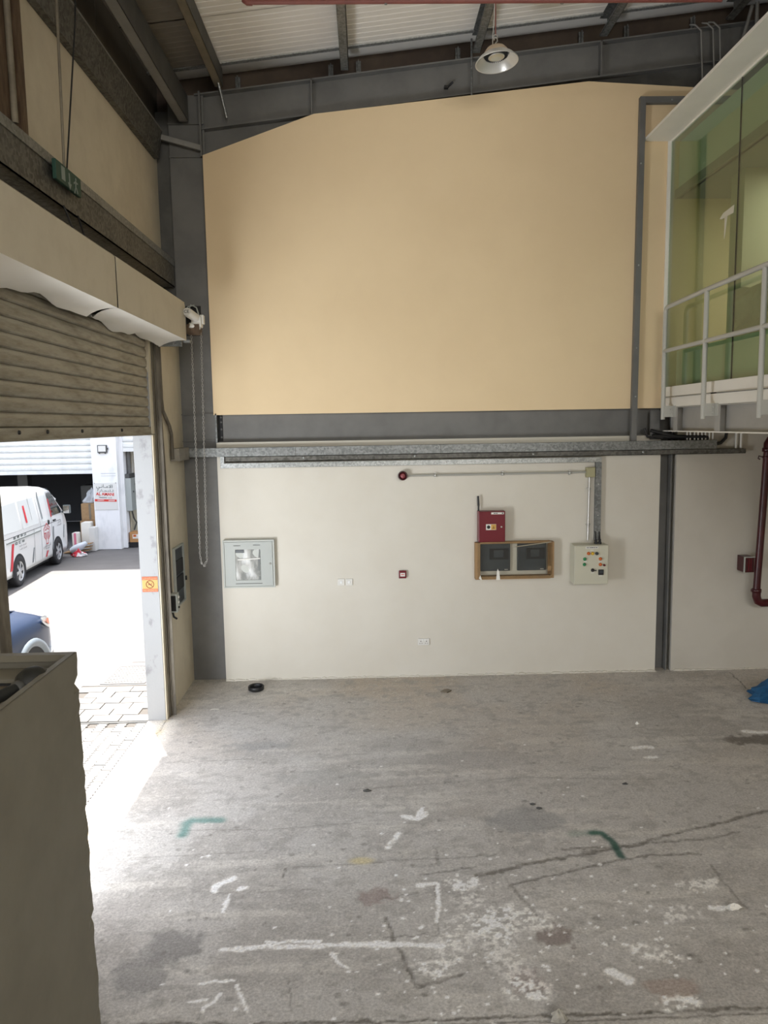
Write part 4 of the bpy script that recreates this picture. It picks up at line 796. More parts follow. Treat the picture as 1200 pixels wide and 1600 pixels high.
# ------------------------------------------------------------------ things lying on the floor
f = thing('black_ring', 'small black plastic ring dish on the floor near distribution board', 'dish', (-1.455, 9.1, 0))
part('rim', MB().lathe((-1.455, 9.10, .001), (0, 0, 1), [(.085, 0), (.098, .01), (.10, .05), (.094, .056), (.085, .05), (.082, .012)], 28), M_BLACK, f)
part('base', MB().lathe((-1.455, 9.10, .004), (0, 0, 1), [(.084, .0), (.04, .004), (0, .004)], 24), M_NAVY, f)
def crumple(cx, cy, r, hgt, seed, n=12, sq=1.0):
    g = random.Random(seed); mb = MB(); vs = []; ph = [g.uniform(0, 6.28) for _ in range(6)]
    for j in range(7):
        t_ = j/6
        for k in range(n):
            a = 2*math.pi*k/n; rr_ = r*math.sin(math.pi*(.5-.5*t_)*1.0)**.7*(1+.22*math.sin(3*a+ph[0]+t_*3)+.15*math.sin(5*a+ph[1]-t_*5)+g.uniform(-.12, .12)) if t_ < 1 else .02*r
            vs.append((cx+rr_*math.cos(a), cy+rr_*math.sin(a)*sq, max(.002, hgt*t_*(1+.25*math.sin(2*a+ph[2]))+g.uniform(-.06, .06)*hgt)))
    fs = [(j*n+k, j*n+(k+1) % n, (j+1)*n+(k+1) % n, (j+1)*n+k) for j in range(6) for k in range(n)] + [tuple(range(6*n, 7*n))]
    return mb.add(vs, fs)
single('blue_rag', crumple(4.70, 8.42, .22, .20, 11, 18), M_BLUERAG, (4.7, 8.42, 0), 'crumpled blue cloth lying on the floor under the red riser', 'cloth')
single('cardboard_scrap', MB().prism([(.85, 8.86), (.93, 8.83), (.99, 8.90), (.95, 8.95), (.90, 8.93)], 2, .002, .014), M_TRAY, (.92, 8.89, 0), 'small brown scrap on the floor in front of white wall', 'scrap')
single('crumpled_paper', crumple(2.435, 4.655, .045, .03, 4, 12, .6), M_PAPER, (2.435, 4.655, 0), 'crumpled white paper scrap on the floor at the lower right', 'paper')
single('paper_strip', MB().grid(lambda u, v: (-1.90+.10*u, 8.45+.035*v, .003+.006*math.sin(u*3)), 4, 2), M_PAPER, (-1.85, 8.46, 0), 'little white paper strip on the floor near the doorway wall', 'paper')
single('pale_stone', crumple(1.005, 3.765, .042, .05, 9, 14), M_STONE, (1.0, 3.765, 0), 'pale round stone on the floor at the joint line in front', 'stone')
single('white_pebble', crumple(2.895, 7.75, .022, .025, 21, 10), M_PAPER, (2.895, 7.75, 0), 'tiny white pebble on the middle of the floor', 'pebble')
for i, (x, y) in enumerate(((2.30, 6.42), (1.42, 6.03), (1.38, 6.10))):
    single('dark_chip', crumple(x, y, .028, .012, 30+i, 8, .6), M_STEELD, (x, y, 0), ('dark chip lying alone on the floor in line with control panel', 'dark chip of a pair above the green paint mark, the nearer', 'dark chip of a pair above the green paint mark, the farther')[i], 'chip')
single('dark_chip', crumple(-.06, 6.42, .04, .014, 44, 8, .6), M_STEELD, (-.06, 6.42, 0), 'dark flat chip on the floor between white splash and green spray', 'chip')

# ------------------------------------------------------------------ the yard
M_YARD = mat('pale_yard_concrete', (.165, .158, .152), .85, col2=(.122, .117, .112), scale=1.1, detail=8, lo=.35, hi=.7, bump=.25, bscale=9, stretch=(1, 1.6, 1))
M_PAVE = mat('pale_pavers', (.22, .21, .195), .85, col2=(.18, .172, .16), scale=3, bump=.2, bscale=40)
M_PAVE2 = mat('grey_pavers', (.195, .188, .177), .85, col2=(.165, .158, .148), scale=3, bump=.2, bscale=40)
M_BED = mat('paver_bed', (.10, .09, .08), .9)
yd = structure('yard', MB().quad((-40, -20, -.012), (-3.75, -20, -.012), (-3.75, 45, -.012), (-40, 45, -.012)).quad((-3.75, 9.42, -.012), (-2.54, 9.42, -.012), (-2.54, 45, -.012), (-3.75, 45, -.012)).quad((-3.75, -20, -.012), (-2.54, -20, -.012), (-2.54, 5.2, -.012), (-3.75, 5.2, -.012)).quad((-2.54, 9.9, -.012), (20, 9.9, -.012), (20, 20.45, -.012), (-2.54, 20.45, -.012)), M_YARD)
structure('paver_bed', MB().quad((-3.75, 5.2, -.016), (-2.54, 5.2, -.016), (-2.54, 9.42, -.016), (-3.75, 9.42, -.016)), M_BED, yd)
structure('kerb_strip', MB().box(-3.75, -2.54, 8.155, 8.19, -.05, -.006), M_STEELD, yd)
def wavy(w, l):
    """interlocking paver outline with stepped sides"""
    a = .018; pts = []
    for i in range(9):
        t_ = i/8; pts.append((l*t_, a*(1 if i % 2 else -1)*.6))
    top = [(x, w+y) for x, y in pts][::-1]; return MB().prism([(x-l/2, y-w/2) for x, y in pts + top], 2, -.05, 0)
wv = wavy(.104, .226).mesh('paver', M_PAVE2); wv2 = wavy(.104, .226).mesh('paver', M_PAVE)
rg = random.Random(8)
def put(me, x, y, rz, z=-.004):
    o = bpy.data.objects.new('paver', me); COL.objects.link(o); o.parent = yd; o.location = (x, y, z + rg.uniform(-.003, .002)); o.rotation_euler = (rg.uniform(-.006, .006), rg.uniform(-.006, .006), rz)
n_ = 0
for j in range(24):                         # wavy pavers before the threshold, long side along the wall
    for i in range(11):
        y = 5.70 + i*.232 + (.115 if j % 2 else 0) + .12*0; x = -2.60 - j*.108*1.0
        if x > -3.5 and 5.65 < y < 8.08: put(wv if (i*7+j*3) % 5 else wv2, x, y, math.pi/2); n_ += 1
rc = MB().box(-.165, .165, -.09, .09, -.05, 0).mesh('paver', M_PAVE); rc2 = MB().box(-.165, .165, -.09, .09, -.05, 0).mesh('paver', M_PAVE2)
for j in range(6):                          # plain blocks beyond the kerb
    for i in range(4):
        x = -2.72 - i*.342 - (.17 if j % 2 else 0); y = 8.295 + j*.192
        if x > -3.7: put(rc if (i+j*2) % 3 else rc2, x, y, 0); n_ += 1
dc = thing('drain_cover', 'square ribbed drain cover in the yard just outside the door', 'cover', (-3.25, 9.83, -.01))
M_DRAIN = mat('dusty_cast_iron', (.22, .21, .20), .8, col2=(.16, .155, .145), scale=12)
part('plate', MB().box(-3.50, -3.0, 9.50, 10.18, -.03, -.008), M_DRAIN, dc)
part('frame', MB().box(-3.54, -3.50, 9.46, 10.22, -.03, -.004).box(-3.0, -2.96, 9.46, 10.22, -.03, -.004).box(-3.5, -3.0, 9.46, 9.50, -.03, -.004).box(-3.5, -3.0, 10.18, 10.22, -.03, -.004), M_YARD, dc)
rb_ = MB()
for i in range(12):
    for j in range(16): rb_.cbox((-3.48+.0415*i+(.02 if j % 2 else 0), 9.525+.042*j, -.006), (.026, .014, .006))
part('raised_pattern', rb_, M_DRAIN, dc)['kind'] = 'stuff'
single('ground_joint', MB().box(-3.4, -2.56, 10.36, 10.385, -.0115, -.009), M_BED, (-2.9, 10.37, -.01), 'dark joint line across the yard behind drain cover', 'joint')

# ------------------------------------------------------------------ the building across the yard
FY = 20.45
fw = structure('wall_facade', MB().box(-7.50, -6.82, FY, FY+.22, 0, 4.6).box(-7.46, -6.72, FY+.22, FY+.55, 0, 4.6).box(-20, 12, FY, FY+.55, 4.6, 9.6).box(-20, -14.2, FY, FY+.55, 0, 4.6).box(0.5, 12, FY, FY+.55, 0, 4.6).box(-20, 12, FY-.5, FY, 9.3, 9.6), mat('facade_paint', (.86, .86, .86), .75, col2=(.72, .725, .73), scale=3.2, lo=.52, hi=.72, stretch=(1, 1, .45)))
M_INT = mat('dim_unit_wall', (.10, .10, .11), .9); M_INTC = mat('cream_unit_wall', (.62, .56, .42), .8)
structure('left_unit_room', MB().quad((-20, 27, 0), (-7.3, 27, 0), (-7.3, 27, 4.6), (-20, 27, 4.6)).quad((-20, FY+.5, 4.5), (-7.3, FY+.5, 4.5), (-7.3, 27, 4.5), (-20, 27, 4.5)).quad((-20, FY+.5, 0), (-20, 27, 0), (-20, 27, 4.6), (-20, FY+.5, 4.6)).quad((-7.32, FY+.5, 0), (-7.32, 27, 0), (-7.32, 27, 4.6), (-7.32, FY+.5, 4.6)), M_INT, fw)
structure('right_unit_room', MB().box(-6.84, -6.72, FY+.5, 28, 0, 4.6).quad((-6.84, 28, 0), (2, 28, 0), (2, 28, 4.6), (-6.84, 28, 4.6)).quad((-6.84, FY+.5, 4.55), (2, FY+.5, 4.55), (2, 28, 4.55), (-6.84, 28, 4.55)), M_INTC, fw)
structure('unit_roof', MB().box(-20, 12, FY+.5, 28.5, 4.62, 4.75), M_INT, fw); structure('unit_slab', MB().box(-20, 12, FY+.56, 28, -.1, -.004), mat('unit_floor', (.2, .2, .2), .8), fw)
structure('inner_column', MB().box(-10.9, -10.6, 23.4, 23.7, 0, 4.5), M_STEEL, fw); structure('inner_brace', MB().tube([(-11.6, 23.5, 4.4), (-10.4, 23.5, 2.4)], .09, 6), M_STEEL, fw)
M_SHW = mat('white_shutter_paint', (.80, .81, .80), .6, col2=(.66, .67, .66), scale=4, lo=.5, hi=.75)
ows = slat_mb(0, 0, 1, .168, .045)
def white_shutter(x0, x1, zb, zt, label):
    t = thing('roller_shutter', label, 'shutter', ((x0+x1)/2, FY+.25, zb), 'white shutters across the yard')
    pr = [(0, 0), (-.035, .012), (-.048, .05), (-.048, .10), (-.035, .15), (-.008, .163), (.006, .168), (.01, .08), (.006, 0)]
    me = MB().prism([(FY+.30+a, z) for a, z in pr], 0, x0, x1).mesh('slat', M_SHW)
    k = 0
    while zb + .1 + k*.168 < zt:
        o = bpy.data.objects.new('slat', me); COL.objects.link(o); o.parent = t; o.matrix_parent_inverse = Matrix.Translation(-root_loc(t)); o.location = (0, 0, zb+.1+k*.168); k += 1
    part('bottom_bar', MB().box(x0, x1, FY+.25, FY+.33, zb, zb+.10), M_SHW, t)
white_shutter(-14.2, -7.5, 2.08, 4.7, 'white roller shutter raised above the van across the yard')
white_shutter(-6.72, .5, 2.67, 4.7, 'white roller shutter right of the sign pillar, raised over the cream room')
fl = thing('flood_light', 'small square flood light high on the sign pillar', 'lamp', (-7.19, FY-.02, 2.66))
part('housing', MB().box(-7.31, -7.06, FY-.05, FY, 2.655, 2.865), M_STEELD, fl); part('lens', MB().box(-7.285, -7.085, FY-.056, FY-.05, 2.69, 2.845), M_WHITEP, fl); part('lug', MB().box(-7.06, -7.03, FY-.04, FY-.01, 2.74, 2.79).box(-7.28, -7.25, FY-.05, FY-.02, 2.63, 2.66).box(-7.12, -7.09, FY-.05, FY-.02, 2.63, 2.66), M_STEELD, fl)
# shop sign on the pillar
sn = thing('shop_sign', 'white shop sign AL AMANI in red letters on the pillar', 'sign', (-7.16, FY-.02, 1.27))
part('board', MB().box(-7.47, -6.86, FY-.014, FY, 1.10, 1.84), M_WHITEP, sn)
uxs, uzs = (1, 0, -.05), (.0, 0, 1); ys_ = FY-.016
M_INK = mat('dark_print', (.03, .05, .045), .6); M_INKR = mat('red_print', (.62, .035, .025), .5)
part('arabic_line', text_mb('ﻲـﻧﺎـﻣﻻﺍ', .13, (-7.19, ys_, 1.745), uxs, uzs, fitw=.44), M_INK, sn)
part('arabic_line', text_mb('ﺓﺭﺎـﺠﺘﻠـﻟ', .085, (-7.17, ys_, 1.625), uxs, uzs, fitw=.44), M_INK, sn)
part('red_lettering', text_mb('AL AMANI', .115, (-7.18, ys_, 1.525), uxs, uzs, bold=.0035, fitw=.49), M_INKR, sn)
part('small_lettering', text_mb('TRADING  L.L.C', .04, (-7.18, ys_, 1.433), uxs, uzs, bold=.001, fitw=.36), M_INK, sn)
part('red_band', MB().prism([(-7.47, 1.335), (-6.88, 1.315), (-6.88, 1.375), (-7.47, 1.398)], 1, FY-.017, FY-.014), M_INKR, sn)
part('band_print', MB().box(-7.40, -7.22, FY-.019, FY-.017, 1.357, 1.374).box(-7.1, -6.93, FY-.019, FY-.017, 1.340, 1.357), M_WHITEP, sn)
part('corner_screw', MB().cbox((-7.46, FY-.016, 1.83), (.02, .006, .02)).cbox((-6.88, FY-.016, 1.83), (.02, .006, .02)), M_STEELD, sn)
single('stencil_lines', MB().box(-7.27, -6.87, FY-.003, FY-.0005, 2.085, 2.10).box(-7.27, -6.87, FY-.003, FY-.0005, 2.02, 2.03), mat('faded_grey_print', (.5, .51, .53), .8), (-7.07, FY, 2.02), 'two faded printed lines on the pillar above the shop sign', 'print')
# electrical box in the right unit
ebx = thing('electrical_box', 'grey electrical box with pipes on the cream wall behind the pillar', 'box', (-6.66, 21.0, 1.0))
part('case', MB().box(-6.72, -6.56, 20.72, 21.40, 1.02, 1.93), M_GREYBOX, ebx, .01); part('feed_pipe', MB().tube([(-6.66, 20.95, 1.93), (-6.66, 20.95, 4.0)], .06, 8), M_STEEL, ebx)
part('feed_pipe', MB().tube([(-6.66, 21.2, 1.93), (-6.66, 21.25, 2.3), (-6.66, 21.2, 4.0)], .04, 8), M_PVC, ebx); part('cable_tail', MB().tube([(-6.64, 20.95, 1.02), (-6.62, 21.0, .8), (-6.64, 21.3, .62), (-6.65, 21.1, .45)], .022, 6), M_STEELD, ebx)
part('cable_duct', MB().box(-6.72, -6.60, 20.75, 21.3, 1.93, 2.05), M_STEELD, ebx); part('switch', MB().cbox((-6.555, 21.1, 1.75), (.02, .06, .06)).cbox((-6.555, 20.9, 1.55), (.02, .05, .05)).cbox((-6.555, 21.2, 1.45), (.02, .05, .05)), M_STEELD, ebx)
f = thing('cardboard_box', 'brown cardboard box with white label behind the sign pillar', 'box', (-6.45, 20.9, .15))
part('carton', MB().box(-6.68, -6.28, 20.75, 21.1, .14, .42), mat('orange_cardboard', (.50, .26, .10), .8), f); part('label', MB().box(-6.60, -6.40, 20.745, 20.75, .24, .36), M_PAPER, f); part('orange_mark', MB().box(-6.58, -6.50, 20.742, 20.745, .29, .35), M_ORA, f)
f = thing('black_crate', 'black plastic crate under the labelled cardboard box', 'crate', (-6.45, 20.9, 0))
part('tray', MB().box(-6.70, -6.26, 20.73, 21.12, 0, .03).box(-6.70, -6.26, 20.73, 20.75, .03, .14).box(-6.70, -6.26, 21.10, 21.12, .03, .14).box(-6.70, -6.68, 20.75, 21.10, .03, .14).box(-6.28, -6.26, 20.75, 21.10, .03, .14), M_BLACK, f); part('rim', MB().box(-6.71, -6.25, 20.72, 20.735, .11, .14), M_BLACK, f)

# heap by the pillar foot
def carton(name, x0, x1, y0, y1, z0, z1, m, label, cat='box', mark=None):
    t = thing(name, label, cat, ((x0+x1)/2, (y0+y1)/2, z0))
    part('carton', MB().box(x0, x1, y0, y1, z0, z1), m, t, .006)
    part('flap', MB().prism([(x0+.01, z1), (x1-.01, z1), (x1-.03, z1+.012), (x0+.03, z1+.012)], 1, y0+.01, y1-.01), m, t)
    if mark: part('tape', MB().box((x0+x1)/2-.03, (x0+x1)/2+.03, y0-.003, y0, z0+.02, z1), mark, t)
    return t
carton('large_carton', -7.98, -7.50, 20.75, 21.3, .78, 1.24, M_CARD, 'large brown carton stacked in the dark doorway left of pillar', mark=M_TRAY)
carton('large_carton', -8.02, -7.50, 20.72, 21.35, 0, .765, M_CARD, 'brown carton at the bottom of the stack in the dark doorway', mark=M_TRAY)
carton('white_carton', -7.86, -7.62, 20.35, 20.62, 0, .76, M_PAPER, 'tall white carton standing in front of the brown cartons')
carton('white_carton', -7.60, -7.44, 20.20, 20.44, 0, .64, M_WHITEP, 'narrow white carton standing against the pillar edge')
carton('pink_carton', -8.06, -7.90, 20.2, 20.4, 0, .50, M_PAPER, 'little white carton with pink band on the cardboard heap', mark=mat('pink_print', (.7, .2, .3), .6))
for i, (a, z0, x0, x1, l) in enumerate(((.10, .003, -8.18, -7.52, 'flattened brown cardboard lowest in the heap by the pillar'), (-.08, .087, -8.05, -7.50, 'flattened brown cardboard lying over another in the heap'), (.16, .171, -7.95, -7.48, 'flattened brown cardboard topmost in the heap by pillar'))):
    single('flat_cardboard', MB().prism([(x0, z0), (x1, z0+.06), (x1, z0+.08), (x0, z0+.02)], 1, 19.86+i*.03, 20.16), M_CARD, ((x0+x1)/2, 20.1, z0), l, 'cardboard', 'flattened cardboard by the pillar')
single('white_plastic_bag', MB().tube([(-7.92, 19.75, .10), (-7.80, 19.73, .15), (-7.66, 19.74, .21), (-7.52, 19.78, .30)], [.07, .10, .10, .05], 10), mat('blue_white_plastic', (.62, .68, .74), .4, bump=.4, bscale=14), (-7.7, 19.75, 0), 'pale bluish white plastic bag at the foot of the heap', 'bag')
single('red_white_bag', crumple(-7.62, 19.45, .20, .17, 14, 14, .6), mat('red_and_white_plastic', (.55, .02, .04), .4, col2=(.75, .72, .72), scale=7, lo=.5, hi=.56), (-7.62, 19.45, 0), 'crumpled red and white plastic bag before the pillar', 'bag')
_ck = crumple(-7.72, 20.95, .20, .34, 16, 14, .9); _ck.v = [(a, b_, c_+1.255) for a, b_, c_ in _ck.v]
single('pale_sack', _ck, mat('dusty_sack', (.42, .43, .44), .8), (-7.72, 20.95, 1.26), 'pale bulging sack on top of the brown carton stack', 'sack')
carton('grey_carton', -9.2, -8.3, 24.0, 24.6, 0, 1.5, M_STEEL, 'dim grey crate deep inside the dark unit')

# ------------------------------------------------------------------ vehicles
M_VAN = mat('white_van_paint', (.78, .785, .77), .28, coat=.4)
M_VGL = mat('dark_vehicle_glass', (.015, .018, .02), .06, spec=.8)
M_TYRE = mat('tyre_rubber', (.022, .022, .024), .8)
M_RIM = mat('silver_wheel', (.55, .56, .57), .35, .6)
def loft(secs, closed=True, m=0):
    mb = MB(); n = len(secs[0]); vs = [p for s in secs for p in s]; fs = []
    for i in range(len(secs)-1):
        for k in range(n if closed else n-1):
            k2 = (k+1) % n; fs.append((i*n+k, (i)*n+k2, (i+1)*n+k2, (i+1)*n+k))
    mb.add(vs, fs, m, True); mb.add(secs[0], [tuple(range(n))[::-1]], m); mb.add(secs[-1], [tuple(range(n))], m); return mb
def wheel(parent, x, y, r, side, name='wheel'):
    w = lpart(name, MB().lathe((x, y, r), (side, 0, 0), [(r*.60, -.19), (r*.92, -.19), (r*.985, -.16), (r, -.12), (r, -.05), (r*.975, -.015), (r*.90, 0), (r*.66, 0), (r*.62, -.02), (r*.60, -.19)], 32), M_TYRE, parent)
    rm = MB().lathe((x, y, r), (side, 0, 0), [(r*.64, -.005), (r*.60, -.015), (r*.58, -.07), (r*.10, -.06)], 32)
    for k in range(6):
        a = 2*math.pi*k/6 + .2; ca, sa = math.cos(a), math.sin(a); t1, t2 = r*.16, r*.59; h1, h2 = r*.09, r*.12
        q = [(t1, -h1), (t2, -h2), (t2, h2), (t1, h1)]
        pts = [(x+side*d, y+ca*u-sa*v, r+sa*u+ca*v) for d in (-.045, -.012) for u, v in q]
        rm.add(pts, [(0, 3, 2, 1), (4, 5, 6, 7), (0, 1, 5, 4), (2, 3, 7, 6), (1, 2, 6, 5), (3, 0, 4, 7)])
    rm.lathe((x, y, r), (side, 0, 0), [(r*.2, -.05), (r*.19, -.01), (r*.1, -.004), (0, -.003)], 20)
    lpart('rim', rm, M_RIM, w)
    lpart('rim_back', MB().lathe((x, y, r), (side, 0, 0), [(r*.60, -.07), (0, -.07)], 24), M_DARK, w)
van = thing('delivery_van', 'white delivery van with red logo parked in the yard', 'van', (-8.42, 17.02, -.012), rotz=rad(5.14))
HW = .845
def vx(z):                               # half width of the van's side at a height
    if z < 1.12: return HW - .03*max(0, (.45-z)/.25)
    return HW - .115*((z-1.12)/.68)**1.15 if z < 1.80 else HW - .115
def vsec(y, zt, k=1.0, zb=.26):
    zs = [zb, zb+.10, .62, 1.12]; pts = []
    zz = [z for z in zs if z < zt-.12] + [zt-.12]
    if zt > 1.5: zz = zs + [1.35, 1.6, zt-.16]
    while len(zz) < 7: zz.insert(-1, (zz[-1]+zz[-2])/2)
    R_ = [(vx(z)*k, z) for z in zz]
    xe = R_[-1][0]; R_ += [(xe-.035, zt-.07), (xe-.13, zt-.015), (xe*.5, zt+.01)]
    pts = R_ + [(-x, z) for x, z in R_[::-1]]
    return [(x, y, z) for x, z in pts]
V0 = -2.30
vb_ = loft([vsec(V0-.02, 1.84, .93), vsec(V0+.05, 1.93, .985), vsec(V0+.35, 1.97), vsec(-1.0, 1.985), vsec(.2, 1.985), vsec(.95, 1.965), vsec(1.30, 1.90), vsec(1.62, 1.66), vsec(1.92, 1.36), vsec(2.05, 1.17, .985), vsec(2.20, 1.04, .955), vsec(2.32, .86, .90), vsec(2.36, .62, .86)])
body = lpart('body', vb_, M_VAN, van)
def sx(z, off=.003): return vx(z) + off
def decal(name, poly, m, parent=body, off=.004, lab=None):
    """a thin sheet following the van's side; poly of (y, z)"""
    return lpart(name, MB().add([(sx(z, off), y, z) for y, z in poly], [tuple(range(len(poly)))]), m, parent, label=lab)
def strip(name, pts, w, m, off=.004, lab=None, n=6):
    vs = []; fs = []
    P_ = []
    for (a, b_) in zip(pts[:-1], pts[1:]): P_ += [(a[0]+(b_[0]-a[0])*t/n, a[1]+(b_[1]-a[1])*t/n) for t in range(n)]
    P_.append(pts[-1])
    for (y, z) in P_: vs += [(sx(z, off), y-w/2, z), (sx(z, off), y+w/2, z)]
    fs = [(2*i, 2*i+1, 2*i+3, 2*i+2) for i in range(len(P_)-1)]
    return lpart(name, MB().add(vs, fs), m, body, label=lab)
M_DR = mat('red_vinyl', (.60, .035, .05), .4); M_DG = mat('grey_vinyl', (.20, .22, .23), .4); M_LN = mat('panel_gap', (.10, .10, .10), .7); M_TXT = mat('grey_vinyl_text', (.16, .13, .13), .5)
AX_F, AX_R, WR = 1.285, -1.285, .325
for y in (AX_F, AX_R):
    for s in (1, -1): wheel(van, s*(HW+.022), y, WR, s)
    n = 20
    for s in (1, -1):
        arch = MB(); vs = [(s*(HW+.003), y+.375*math.cos(math.pi*k/n), max(.24, WR+.375*math.sin(math.pi*k/n))) for k in range(n+1)]; vs.append((s*(HW+.003), y-.375, .24)); vs.append((s*(HW+.003), y+.375, .24))
        lpart('wheel_arch', arch.add(vs, [tuple(range(n+1)) + (n+1, n+2)]), M_DARK, van)
# cab door window, following the sloping pillar
lpart('side_window', MB().add([(sx(z, .006), y, z) for y, z in [(.98, 1.24), (1.72, 1.24), (1.76, 1.30), (1.34, 1.76), (1.26, 1.80), (1.02, 1.80), (.98, 1.76)]], [tuple(range(7))]), M_VGL, van)
lpart('windscreen', MB().grid(lambda u, v: ((u-.5)*1.40*(1-.06*v), 1.945-.60*v+.03*math.cos((u-.5)*3)-.01, 1.33+.545*v+.02), 8, 6), M_VGL, van)
mi = lpart('door_mirror', MB().box(.87, 1.04, 1.76, 1.86, 1.20, 1.42).box(.79, .90, 1.77, 1.82, 1.23, 1.27), mat('dark_green_mirror', (.09, .115, .115), .25), van, .03)
lpart('mirror_glass', MB().box(.885, 1.025, 1.755, 1.76, 1.215, 1.405), M_CHROME, mi)
lpart('front_bumper', MB().box(-.80, .80, 1.75, 2.38, .24, .40), M_STEELD, van, .03); lpart('rear_bumper', MB().box(-.78, .82, V0-.10, V0+.35, .26, .42), M_STEELD, van, .03)
lpart('headlamp', MB().box(.50, .79, 2.20, 2.30, .74, .92).box(-.79, -.50, 2.20, 2.30, .74, .92), M_CHROME, van, .03)
for nm, pts in (('door_seam', [(1.0, .34), (.93, 1.0), (.94, 1.22), (.97, 1.83)]), ('door_seam', [(.18, .33), (.18, 1.88)]), ('door_seam', [(-.28, .33), (-.28, 1.84)])): strip(nm, pts, .012, M_LN, .003)
decal('door_seam', [(-2.1, 1.085), (1.6, 1.075), (1.6, 1.087), (-2.1, 1.097)], M_LN, off=.003)
lpart('sliding_rail', MB().box(HW+.001, HW+.016, -1.9, .12, .985, 1.02), M_GREYBOX, van); lpart('rail_groove', MB().box(HW+.015, HW+.018, -1.9, .10, .997, 1.006), M_LN, van)
lpart('door_handle', MB().box(HW-.01, HW+.02, 1.04, 1.22, 1.10, 1.14), M_BLACK, van, .008); lpart('door_handle', MB().lathe((HW-.008, .72, 1.12), (1, 0, 0), [(.06, 0), (.055, .02), (.03, .028), (0, .028)], 16), M_BLACK, van)
lpart('blind_window', MB().add([(sx(z, .0045), y, z) for y, z in [(.28, 1.18), (.78, 1.18), (.86, 1.26), (.86, 1.74), (.82, 1.78), (.28, 1.78)]], [tuple(range(6))]).add([(sx(z, .0045), y, z) for y, z in [(-.9, 1.18), (.06, 1.18), (.06, 1.78), (-.9, 1.78)]], [(0, 1, 2, 3)]).add([(sx(z, .0045), y, z) for y, z in [(-2.1, 1.2), (-1.0, 1.18), (-1.0, 1.78), (-2.1, 1.76)]], [(0, 1, 2, 3)]), mat('pale_blind_window', (.66, .69, .69), .2, coat=.5), van)
for pts, w, m in (([(.97, 1.10+.12), (1.0, 1.66)], .075, M_DR), ([(-.62, 1.28), (-.62, 1.66)], .10, M_DR), ([(.36, 1.25), (.36, 1.88)], .075, M_DG), ([(-1.72, .40), (-1.62, .74), (-1.55, .95)], .12, M_DR), ([(.46, .33), (.49, .39), (.55, .47)], .10, M_DR),
                  ([(-.45, .36), (-.38, .58), (-.34, .68)], .06, M_DG), ([(.92, .42), (1.02, .75), (1.04, .98)], .07, M_DG), ([(1.78, .60), (1.86, .92)], .05, M_DG)): strip('stripe', pts, w, m, .006)
# red geometric emblem on the sliding door
em = MB()
def seg(a, b_, w=.022):
    a = Vector((0, *a)); b2 = Vector((0, *b_)); d = (b2-a).normalized(); nrm = Vector((0, -d.z, d.y))*w/2
    em.add([(sx(p.z, .006), p.y, p.z) for p in (a-nrm-d*w/2, a+nrm-d*w/2, b2+nrm+d*w/2, b2-nrm+d*w/2)], [(0, 1, 2, 3)])
EY, EZ = .56, .875
for a, b_ in (((-.20, .12), (0, .24)), ((0, .24), (.20, .12)), ((-.20, .12), (-.20, -.06)), ((.20, .12), (.20, -.06)), ((-.20, .02), (-.08, .02)), ((-.08, .02), (-.08, -.24)), ((-.08, -.24), (.06, -.24)), ((.06, -.24), (.06, .02)), ((.06, .02), (.12, .02)), ((.12, .02), (.12, -.10)),
             ((.20, -.06), (.10, -.14)), ((-.20, -.06), (-.12, -.12)), ((-.12, .09), (-.04, .09)), ((-.04, .09), (-.04, .16)), ((.04, .10), (.04, .17)), ((.04, .10), (.12, .10)), ((.12, .10), (.12, .06)), ((-.01, .02), (-.01, -.12)), ((-.14, .02), (-.14, -.06))):
    seg((EY+a[0], EZ+a[1]), (EY+b_[0], EZ+b_[1]))
lpart('red_emblem', em, M_DR, body)
def vtext(body_, size, y, z, m, fitw=None, bold=0):
    t = text_mb(body_, size, (0, y, z), (0, 1, 0), (0, 0, 1), fitw=fitw, bold=bold, depth=.0004)
    t.v = [(sx(v[2], .006), v[1], v[2]) for v in t.v]; lpart('lettering', t, m, body)
vtext('ﻲﺟﺭﺎﺨﻟﺍ ﻢﺴﻘﻟﺍ', .09, .53, .595, M_TXT, .52); vtext('ﺔﻜﻠﻤﻤﻟﺍ', .06, .53, .535, M_TXT, .28); vtext('ﻲﻟﺎـﻣﻷﺍ', .06, 1.50, 1.04, M_TXT, .26); vtext('ﺓﺭﺎﺠﺘﻠﻟ', .05, 1.48, .965, M_TXT, .34)
for y, z in ((-1.02, .87), (-1.0, .80)): vtext('ﺔـﻴﻨﻔﻟﺍ ﺕﺎـﻣﺪﺨﻟﺍ', .05, y, z-.02, M_TXT, .42)
gl_ = MB()
def glyph(y, z, w, h, bars):
    for (a, b_, c_, d) in bars: gl_.add([(sx(q[1], .006), q[0], q[1]) for q in ((y+a*w, z+b_*h), (y+c_*w, z+b_*h), (y+c_*w, z+d*h), (y+a*w, z+d*h))], [(0, 1, 2, 3)])
BX = [(0, 0, 1, .2), (0, .8, 1, 1), (0, .2, .22, .8), (.78, .2, 1, .8)]
GL = [BX + [(.22, .4, .78, .6)], [(0, 0, 1, .2), (0, .2, .22, 1), (.78, .2, 1, 1), (.38, .4, .62, 1)], [(0, .8, 1, 1), (.78, 0, 1, .8), (0, .4, .78, .6), (0, 0, .78, .2)], [(0, 0, 1, .2), (.78, .2, 1, 1), (0, .4, .3, .6), (0, .8, .78, 1)]]
for i, g_ in enumerate(GL): glyph(-1.50+.20*i, 1.03+.005, .11, .055, g_)
for i, g_ in enumerate((BX, [(0, 0, 1, .2), (0, .8, 1, 1), (0, .2, .22, .8)], BX[:1] + [(.0, .2, .22, 1), (.78, .2, 1, 1), (.22, .5, .78, .65)])): glyph(-1.42+.2*i, .925-.02, .11, .055, g_)
lpart('square_lettering', gl_, M_INK, body)
